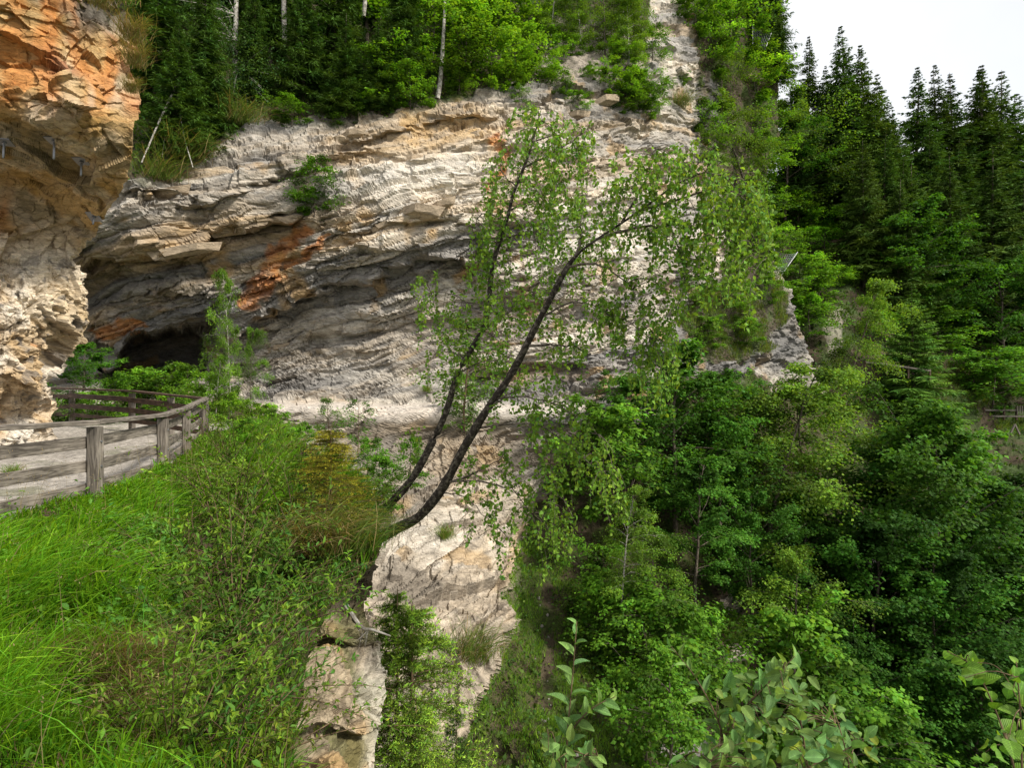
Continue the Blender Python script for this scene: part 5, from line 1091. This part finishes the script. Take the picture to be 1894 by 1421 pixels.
e = place('leaning_birch', [bw[0][1].mesh('trunk', M_BIRCH, True), bw[1][1].mesh('trunk', M_BIRCH, True), tl_.mesh('limbs', M_BARK), bl.mesh('crown', M_LEAF)], tuple(root), 1, 0, (1, 1, 1),
          'two stemmed birch leaning right over the gorge from the bank', 'birch', None, names=('trunk', 'trunk', 'limbs', 'crown'))

# ------------------------------------------------------------------ willow and hazel shoots close to the camera
NAR, RND = big_leaf(.42, .22), big_leaf(.6, .30)
def shoot_plant(name, label, cat, group, base, stem_list, fills, col, stem_col_mat=M_TWIG):
    """stem_list: (pixel path with distance, radius, leaves, length, width ratio, template)"""
    st, lf = MB(), MB(); o = at(*base); pts_all = []
    def put(pos, ax, nr, L, wr, tpl, c):
        add_leaves(lf, pos - o, ax, nr, L, np.asarray(L) * wr, c, tpl)
    for path, r, n, L, wr, tpl in stem_list:
        P = px_path(path, 30); tube(st, P - o, np.linspace(r, .0012, 30), 7); pts_all.append(P)
        v = np.linspace(4, 28.5, n); k = v.astype(int); pos = P[k] + (P[np.minimum(k + 1, 29)] - P[k]) * (v - k)[:, None]; tg = norm(P[np.minimum(k + 1, 29)] - P[k])
        az = np.arange(n) * 2.4 + rng.normal(size=n) * .4; a1 = norm(np.cross(tg, np.array([.1, 1, .2]))); a2 = np.cross(tg, a1)
        outw = np.cos(az)[:, None] * a1 + .55 * np.sin(az)[:, None] * a2
        ax = tg * rng.uniform(.45, 1.0, (n, 1)) + outw; nr = tg * 1.0 - outw * .35 + np.array([0, -.55, .35]) + .3 * rng.normal(size=(n, 3))
        Ls = .8 * L * rng.uniform(.7, 1.15, n) * np.interp(v, [4, 20, 29], [1, 1, .55]); c = vary(col, n, .15, .08) * np.interp(v, [4, 22, 29], [.95, 1, 1.5])[:, None]
        put(pos, ax, nr, Ls, wr, tpl, np.clip(c, .004, .5))
        for p_, a_ in zip(pos, ax): tube(st, np.array([p_, p_ + a_ * .004]) - o, .0012, 3)
    for cx, cy, rx, ry, Y, n, L, wr, tpl in fills:
        a, rr = rng.uniform(0, 6.28, n), np.sqrt(rng.random(n)); pos = at(cx + rx * rr * np.cos(a), cy + ry * rr * np.sin(a), Y + rng.normal(size=n) * .16)
        A = np.concatenate(pts_all)
        for k in range(0, n, 3):
            q = A[np.argmin(((A - pos[k]) ** 2).sum(1))]; tube(st, spline([q, (q + pos[k]) / 2 + np.array([0, 0, .02]), pos[k]], 6) - o, np.linspace(.0022, .001, 6), 3)
        ax = .8 * rng.normal(size=(n, 3)) + np.array([.25, -.1, -.1]); nr = .55 * rng.normal(size=(n, 3)) + np.array([0, -.7, .8])
        cf = vary(col, n, .2, .1); yl = rng.random(n) < .06; cf[yl] = vary((.22, .29, .03), int(yl.sum()), .15, .05); put(pos, ax, nr, .70 * L * rng.uniform(.6, 1.15, n), wr, tpl, np.clip(cf, .004, .5))
    return place(name, [st.mesh('stems', stem_col_mat, True), lf.mesh('foliage', M_BIGLEAF, True)], tuple(o), 1, 0, (1, 1, 1), label, cat, group, names=('stems', 'foliage'))
gW = 'broad leaved shoots close to the camera'
WC, HC = (.120, .215, .052), (.120, .235, .022)
shoot_plant('willow_shoot', 'upright willow shoot with paired leaves at the bottom centre', 'willow', gW, (1042,1560,1.75),
 [([(1042,1560,1.75),(1046,1421,1.8),(1052,1330,1.82),(1060,1240,1.85),(1067,1150,1.88)],.0042,17,.088,.44,NAR), ([(1050,1365,1.8),(1075,1330,1.78),(1105,1305,1.76),(1138,1290,1.75)],.003,9,.078,.5,NAR), ([(1046,1430,1.8),(1030,1400,1.8),(1012,1350,1.8)],.0025,7,.06,.5,NAR), ([(1048,1410,1.8),(1075,1400,1.75),(1105,1398,1.72)],.0025,7,.07,.48,NAR)],
 [(1050,1400,45,35,1.8,16,.07,.55,NAR)], WC)
shoot_plant('willow_bush', 'dense willow bush with grey green leaves at the bottom right', 'willow', gW, (1345,1600,1.8),
 [([(1345,1600,1.8),(1335,1400,1.85),(1330,1340,1.86),(1290,1260,1.9),(1238,1192,1.95)],.0048,20,.085,.34,NAR), ([(1335,1370,1.85),(1370,1320,1.85),(1420,1265,1.85),(1470,1215,1.85)],.004,16,.085,.5,NAR), ([(1500,1560,1.8),(1490,1400,1.85),(1470,1290,1.9),(1440,1230,1.95)],.004,18,.08,.55,RND),
  ([(1345,1500,1.75),(1300,1440,1.7),(1265,1400,1.7)],.003,9,.10,.3,NAR), ([(1400,1560,1.7),(1470,1440,1.7),(1540,1400,1.7),(1600,1370,1.72)],.0035,14,.085,.5,NAR), ([(1560,1600,1.9),(1570,1420,1.95),(1545,1340,2.0)],.0035,12,.075,.75,RND)],
 [(1390,1300,75,60,1.95,62,.07,.62,RND),(1440,1270,60,50,1.9,42,.075,.55,NAR),(1420,1370,90,50,1.9,70,.075,.55,NAR),(1500,1350,60,60,1.95,55,.07,.65,RND),(1570,1390,60,35,1.9,36,.07,.6,RND),(1340,1410,60,40,1.8,34,.08,.5,NAR),(1480,1430,110,30,1.8,46,.08,.5,NAR)], WC)
shoot_plant('hazel_bush', 'hazel twigs with round yellow green leaves at the right edge', 'hazel', gW, (1905,1560,1.8),
 [([(1905,1560,1.8),(1870,1400,1.85),(1835,1300,1.9),(1800,1235,1.93),(1752,1205,1.95)],.004,17,.062,.85,RND), ([(1893,1560,1.7),(1890,1400,1.7),(1886,1300,1.7),(1880,1225,1.72)],.0035,11,.06,.85,RND), ([(1900,1330,1.75),(1850,1240,1.78),(1800,1225,1.8)],.0012,2,.05,.2,NAR)],
 [(1790,1240,30,22,1.92,9,.06,.85,RND),(1870,1260,25,30,1.8,8,.06,.85,RND),(1855,1385,40,32,1.85,16,.065,.85,RND)], HC)
shoot_plant('willow_shoot', 'few long narrow willow leaves rising at the bottom right edge', 'willow', gW, (1790,1700,1.5),
 [([(1790,1700,1.5),(1780,1520,1.5),(1760,1440,1.5)],.003,5,.09,.26,NAR), ([(1830,1700,1.45),(1835,1500,1.45),(1820,1430,1.45)],.003,5,.09,.26,NAR), ([(1690,1700,1.6),(1700,1500,1.6),(1690,1440,1.6)],.003,4,.09,.3,NAR)], [], WC)

# ------------------------------------------------------------------ railing
def box_between(name, a, b, w, h, mat, parent, off, up=(0, 0, 1)):
    """plank from a to b: local X along it, w across, h high; softened edges"""
    a, b = np.array(a, float), np.array(b, float); d = b - a; L = np.linalg.norm(d); x = d / L; y = norm(np.cross(up, x)[None])[0]; z = np.cross(x, y)
    n = 7; mb = MB(); u = np.linspace(-L / 2, L / 2, n); c = min(w, h) * .12
    prof = np.array([(-w/2 + c, -h/2), (w/2 - c, -h/2), (w/2, -h/2 + c), (w/2, h/2 - c), (w/2 - c, h/2), (-w/2 + c, h/2), (-w/2, h/2 - c), (-w/2, -h/2 + c)])
    jit = .0022 * rng.normal(size=(n, 8, 2)); V = np.concatenate([np.repeat(u, 8)[:, None], (prof[None] + jit).reshape(-1, 2)], 1)
    i = np.arange(n - 1)[:, None] * 8; j = np.arange(8)[None]; k = (j + 1) % 8; q = np.stack([i + j, i + k, i + 8 + k, i + 8 + j], -1).reshape(-1, 4)
    T = np.concatenate([q[:, [0, 1, 2]], q[:, [0, 2, 3]], [(0, m + 1, m) for m in range(1, 7)], [((n - 1) * 8, (n - 1) * 8 + m, (n - 1) * 8 + m + 1) for m in range(1, 7)]])
    mb.add(V, T, (1, 1, 1)); o = link(name, mb.mesh(name, mat), parent)
    from mathutils import Matrix
    m4 = Matrix(((x[0], y[0], z[0], 0), (x[1], y[1], z[1], 0), (x[2], y[2], z[2], 0), (0, 0, 0, 1))); m4.translation = (a + b) / 2 - np.array(off); o.matrix_local = m4
    return o
def railing(name, label, posts, tops, mat, mat_post, inward, extra_low=True):
    o = np.array([posts[0][0], posts[0][1], -1.68]); e = bpy.data.objects.new(name, None); C.objects.link(e); e.location = o
    e['label'] = label; e['category'] = 'railing'; e['group'] = 'wooden railings along the path'
    T = [np.array([x, y, z]) for (x, y), z in zip(posts, tops)]
    for k, t in enumerate(T):
        d = T[min(k + 1, len(T) - 1)] - T[max(k - 1, 0)]; d[2] = 0
        b = box_between('post', t - np.array([0, 0, 1.30]), t - np.array([0, 0, .062]), .15, .15, mat_post, e, o, up=norm(np.array([[d[0], d[1], 0.0]]))[0])
    for k, t in enumerate(T):
        d = norm((T[min(k + 1, len(T) - 1)] - T[max(k - 1, 0)])[None])[0]; od = np.array([d[1], -d[0], 0]) * inward
        for dz in (-.25, -.575):
            mb = MB(); c0 = t + [0, 0, dz] - o; tube(mb, [c0 + od * .06, c0 + od * .088], .016, 7); link('bolt', mb.mesh('bolt', M_STEEL), e)
    for k, (a, b) in enumerate(zip(T[:-1], T[1:])):
        d = norm((b - a)[None])[0]; side = np.array([-d[1], d[0], 0]) * inward
        box_between('cap_rail', a - d * (.005 if k else .2), b + d * (.0 if k < len(T) - 2 else .10) - d * .012, .15, .058, mat, e, o)
        for dz, hh in ((-.25, .15), (-.575, .15), (-.87, .13)):
            sag = .012 * rng.normal(size=2)
            box_between('plank', a + d * .01 + side * .098 + [0, 0, dz + sag[0]], b - d * .01 + side * .098 + [0, 0, dz + sag[1]], .04, hh, mat, e, o)
railing('wooden_railing', 'weathered grey wooden railing in front of the gravel path', RAIL, [-.50, -.55, -.615, -.665, -.68, -.60], M_WOOD, M_WOOD, 1)
railing('wooden_railing', 'dark brown wooden railing running back behind the buttress', [(-8.12, 15.62), (-9.75, 17.0), (-11.5, 18.0), (-14.8, 20.0), (-18.2, 21.5)], [-.60, -.56, -.47, -.44, -.43], M_WOOD_DARK, M_WOOD, 1)

# ------------------------------------------------------------------ rock bolts under the overhang
def bolt(x, y, ln, label):
    d = (bgx[:, :290] - x) ** 2 + (bgy[:, :290] - y) ** 2; k = np.unravel_index(np.argmin(d), d.shape); pt = bP2[k]; n = bN[k]
    ax = norm((np.array([.35, -.45, -.82]) + .25 * n)[None])[0]; e = bpy.data.objects.new('rock_bolt', None); C.objects.link(e); e.location = pt
    e['label'] = label; e['category'] = 'bolt'; e['group'] = 'steel bolts in the overhang'
    a = norm(np.cross(n, [0, 0, 1.0])[None])[0]; b = np.cross(n, a); mb = MB(); s = .13
    V = [sx * a * s + sy * b * s + n * (h + .02) for h in (0, .02) for sx, sy in ((-1, -1), (1, -1), (1, 1), (-1, 1))]
    mb.add(np.array(V), [(0, 2, 1), (0, 3, 2), (4, 5, 6), (4, 6, 7)] + [t for i in range(4) for t in ((i, (i + 1) % 4, 4 + (i + 1) % 4), (i, 4 + (i + 1) % 4, 4 + i))], (1, 1, 1)); link('plate', mb.mesh('plate', M_STEEL), e)
    mb = MB(); tube(mb, [-ax * .25 + n * .0, n * .03, n * .03 + ax * ln], .02, 8); link('rod', mb.mesh('rod', M_STEEL, True), e)
    mb = MB(); tube(mb, [n * .03 + ax * .01, n * .03 + ax * .055], .042, 6); link('nut', mb.mesh('nut', M_STEEL), e)
bolt(8, 262, .42, 'steel bolt in the overhang nearest the left edge'); bolt(100, 268, .50, 'steel bolt with square plate in the middle of the overhang'); bolt(146, 312, .42, 'steel bolt right of the middle one in the overhang'); bolt(176, 398, .24, 'short steel bolt low at the back of the overhang')

# ------------------------------------------------------------------ catch nets, far railing and small things
def net(corners, label, nu, nv, sag):
    c = [at(*q) for q in corners]; o = c[0]; e = bpy.data.objects.new('catch_net', None); C.objects.link(e); e.location = o; e['label'] = label; e['category'] = 'net'; e['group'] = 'wire catch nets'
    u, v = np.meshgrid(np.linspace(0, 1, nu), np.linspace(0, 1, nv)); u, v = u[..., None], v[..., None]
    P = (c[0] * (1 - u) + c[1] * u) * (1 - v) + (c[3] * (1 - u) + c[2] * u) * v; P = P + np.array([0, 0, -1]) * sag * 4 * u * (1 - u) * (1 - .5 * v) - o
    mb = MB()
    for r in P: tube(mb, r, .013, 3)
    for r in P.transpose(1, 0, 2): tube(mb, r, .013, 3)
    link('mesh_wires', mb.mesh('mesh_wires', M_NET), e)['kind'] = 'stuff'
    for a, b in ((c[0], c[3]), (c[1], c[2])):
        mb = MB(); tube(mb, [b - o + (b - a) * .15, a - o + (a - b) * .05], .035, 6); link('post', mb.mesh('post', M_STEEL), e)
net([(1432,462,52),(1474,468,53),(1448,505,51),(1432,500,51)], 'grey wire catch net hanging on the slope beside the cliff', 11, 10, .25)
net([(1392,42,54),(1426,62,55),(1416,88,54),(1392,76,54)], 'grey wire catch net at the crest of the cliff', 11, 9, .3)
e = bpy.data.objects.new('far_railing', None); C.objects.link(e); fo = hill_at(1850, 775); e.location = fo; e['label'] = 'pale wooden railing far off at the right edge'; e['category'] = 'railing'; e['group'] = 'wooden railings along the path'
fp = [at(x, 756, 58) for x in (1820, 1857, 1880, 1925)]
for q in fp: box_between('post', q - [0, 0, 1.1], q + [0, 0, .12], .16, .16, M_WOOD_DARK, e, fo, up=(0, 1, 0))
for a, b in zip(fp[:-1], fp[1:]):
    for dz in (-.15, -.75): box_between('plank', a + [0, -.12, dz], b + [0, -.12, dz], .05, .17, M_WOOD, e, fo)
for k in range(9):
    q = at(1882 + 4.5 * k, 753, 57.8); box_between('picket', q - [0, 0, .7], q + [0, 0, .12], .10, .03, M_WOOD, e, fo, up=(0, 1, 0))
e = bpy.data.objects.new('wooden_trestle', None); C.objects.link(e); fo = at(1876, 800, 50); e.location = fo; e['label'] = 'small pointed wooden frame below the far railing'; e['category'] = 'trestle'
for a, b in (((1868,804),(1877,785)), ((1886,804),(1877,785))): box_between('leg', at(*a, 50), at(*b, 50), .12, .12, M_WOOD, e, fo)
e = bpy.data.objects.new('slope_railing', None); C.objects.link(e); fo = at(1640, 690, 50); e.location = fo; e['label'] = 'thin grey railing on the slope behind the lone spruce'; e['category'] = 'railing'
fp = [at(x, y, 50.5) for x, y in ((1600,668),(1640,672),(1680,678),(1720,684))]
for q in fp: box_between('post', q - [0, 0, 1.0], q + [0, 0, .05], .12, .12, M_WOOD_DARK, e, fo, up=(0, 1, 0))
for a, b in zip(fp[:-1], fp[1:]): box_between('plank', a + [0, -.1, -.1], b + [0, -.1, -.1], .05, .14, M_WOOD, e, fo)
# dead pole and roots hanging over the left cliff top
for pts, r, lb in [([(325,160,29),(292,230,28),(262,300,27)], .06, 'dead pale pole leaning left over the cliff top'), ([(330,190,29),(340,250,28.4),(357,310,27.6)], .035, 'thin dead stem hanging beside the pale pole'), ([(310,200,29),(305,250,28.4),(300,290,27.8)], .025, 'dead twig hanging between pole and buttress')]:
    P = px_path(pts, 12); mb = MB(); tube(mb, P - P[0], np.linspace(r, r * .5, 12), 5); link('dead_pole', mb.mesh('dead_pole', M_PALE), None, tuple(P[0]), None, lb, 'dead wood', 'dead wood on the left cliff top')
# stones of the stream bed and loose stones in the gully
def stone_mesh(seed):
    import bmesh
    bm = bmesh.new(); bmesh.ops.create_icosphere(bm, subdivisions=2, radius=.5); V = np.array([v.co[:] for v in bm.verts], np.float32); T = np.array([[v.index for v in f.verts] for f in bm.faces]); bm.free()
    V = V * (1 + .35 * perlin(V * 1.7 + seed * 9.1)[:, None]) * np.array([1, .8, .6]); mb = MB(); mb.add(V, T, (.27, .24, .21)); return mb.mesh('stone', M_SOIL)
STO = [stone_mesh(k) for k in range(4)]
for k in range(26):
    t = rng.random(); x = np.interp(t, [0, .4, 1], [1495, 1530, 1590]) + rng.normal() * 9; y = np.interp(t, [0, .4, 1], [895, 955, 1015]) + rng.normal() * 8
    s = rng.uniform(.4, 1.3); o = link('stone', STO[k % 4], hill); o.location = hill_at(x, y); o.scale = (s, s, s); o.rotation_euler = rng.uniform(0, 6, 3)
for k in range(26):
    y = rng.uniform(1060, 1420); x = 1012 + rng.normal() * 20 + .05 * (y - 1200); s = rng.uniform(.05, .20); o = link('stone', STO[k % 4], cliff); o.location = cliff_at(x, y); o.scale = (s, s, s); o.rotation_euler = rng.uniform(0, 6, 3)
# small loose slabs standing proud of the layered wall
def slab_mesh(seed):
    r = np.random.default_rng(seed); n = 9; th = np.sort(r.uniform(0, 6.28, n)); rad = r.uniform(.7, 1.1, n)
    top = np.stack([np.cos(th) * rad, np.sin(th) * rad * .5, .22 + .08 * r.normal(size=n)], 1); bot = top * np.array([.85, .85, 0]) + np.stack([0 * th, 0 * th, -.2 + .1 * r.normal(size=n)], 1)
    V = np.concatenate([top, bot]); i = np.arange(n); j = (i + 1) % n
    T = np.concatenate([np.stack([i, i + n, j + n], 1), np.stack([i, j + n, j], 1), [(0, k, k + 1) for k in range(1, n - 1)], [(n, n + k + 1, n + k) for k in range(1, n - 1)]])
    mb = MB(); mb.add(V, T, (.42, .33, .23)); return mb.mesh('rock_slab', M_ROCK)
SLB = [slab_mesh(k) for k in range(5)]
for x, y, s, sq in [(760,400,1.9,.5),(805,388,1.3,.5),(720,410,1.2,.4),(690,425,1.0,.4),(745,292,1.2,.6),(430,420,1.3,.5),(330,455,1.6,.45),(250,470,1.4,.45),(370,540,1.0,.8),(560,505,1.2,.4),(650,470,1.3,.35),(600,560,1.3,.4),(870,250,1.0,.7),(910,300,.9,.7),(1110,190,1.6,.5),(1060,200,1.4,.5),(1130,310,1.2,.5),(640,250,1.2,.5),(300,360,1.6,.4),(680,660,1.1,.4),(900,660,1.0,.4),(500,650,1.1,.5)]:
    o = link('rock_slab', SLB[int(x) % 5], cliff); pt = cliff_at(x, y); o.location = (pt[0], pt[1] + .42, pt[2]); o.scale = (s, s * .9, s * sq); o.rotation_euler = (rng.normal() * .1 - .1, -DIP + .08 * rng.normal(), rng.normal() * .3)

# dead root sticking out of the earth lip above the outcrop
P = px_path([(640,1120,7.7),(668,1160,7.6),(690,1166,7.5),(722,1177,7.4)], 12); mb = MB(); tube(mb, P - P[0], np.linspace(.03, .008, 12), 6)
for k in range(16):
    a = P[rng.integers(3, 7)]; e_ = a + np.array([-.12 + .1 * rng.normal(), .05 * rng.normal(), -.22 + .06 * rng.normal()]); tube(mb, spline([a, (a + e_) / 2 + .02 * rng.normal(size=3), e_], 5) - P[0], np.linspace(.004, .0012, 5), 3)
link('dead_root', mb.mesh('dead_root', M_PALE), None, tuple(P[0]), None, 'pale dead root sticking out below the earth lip', 'root')
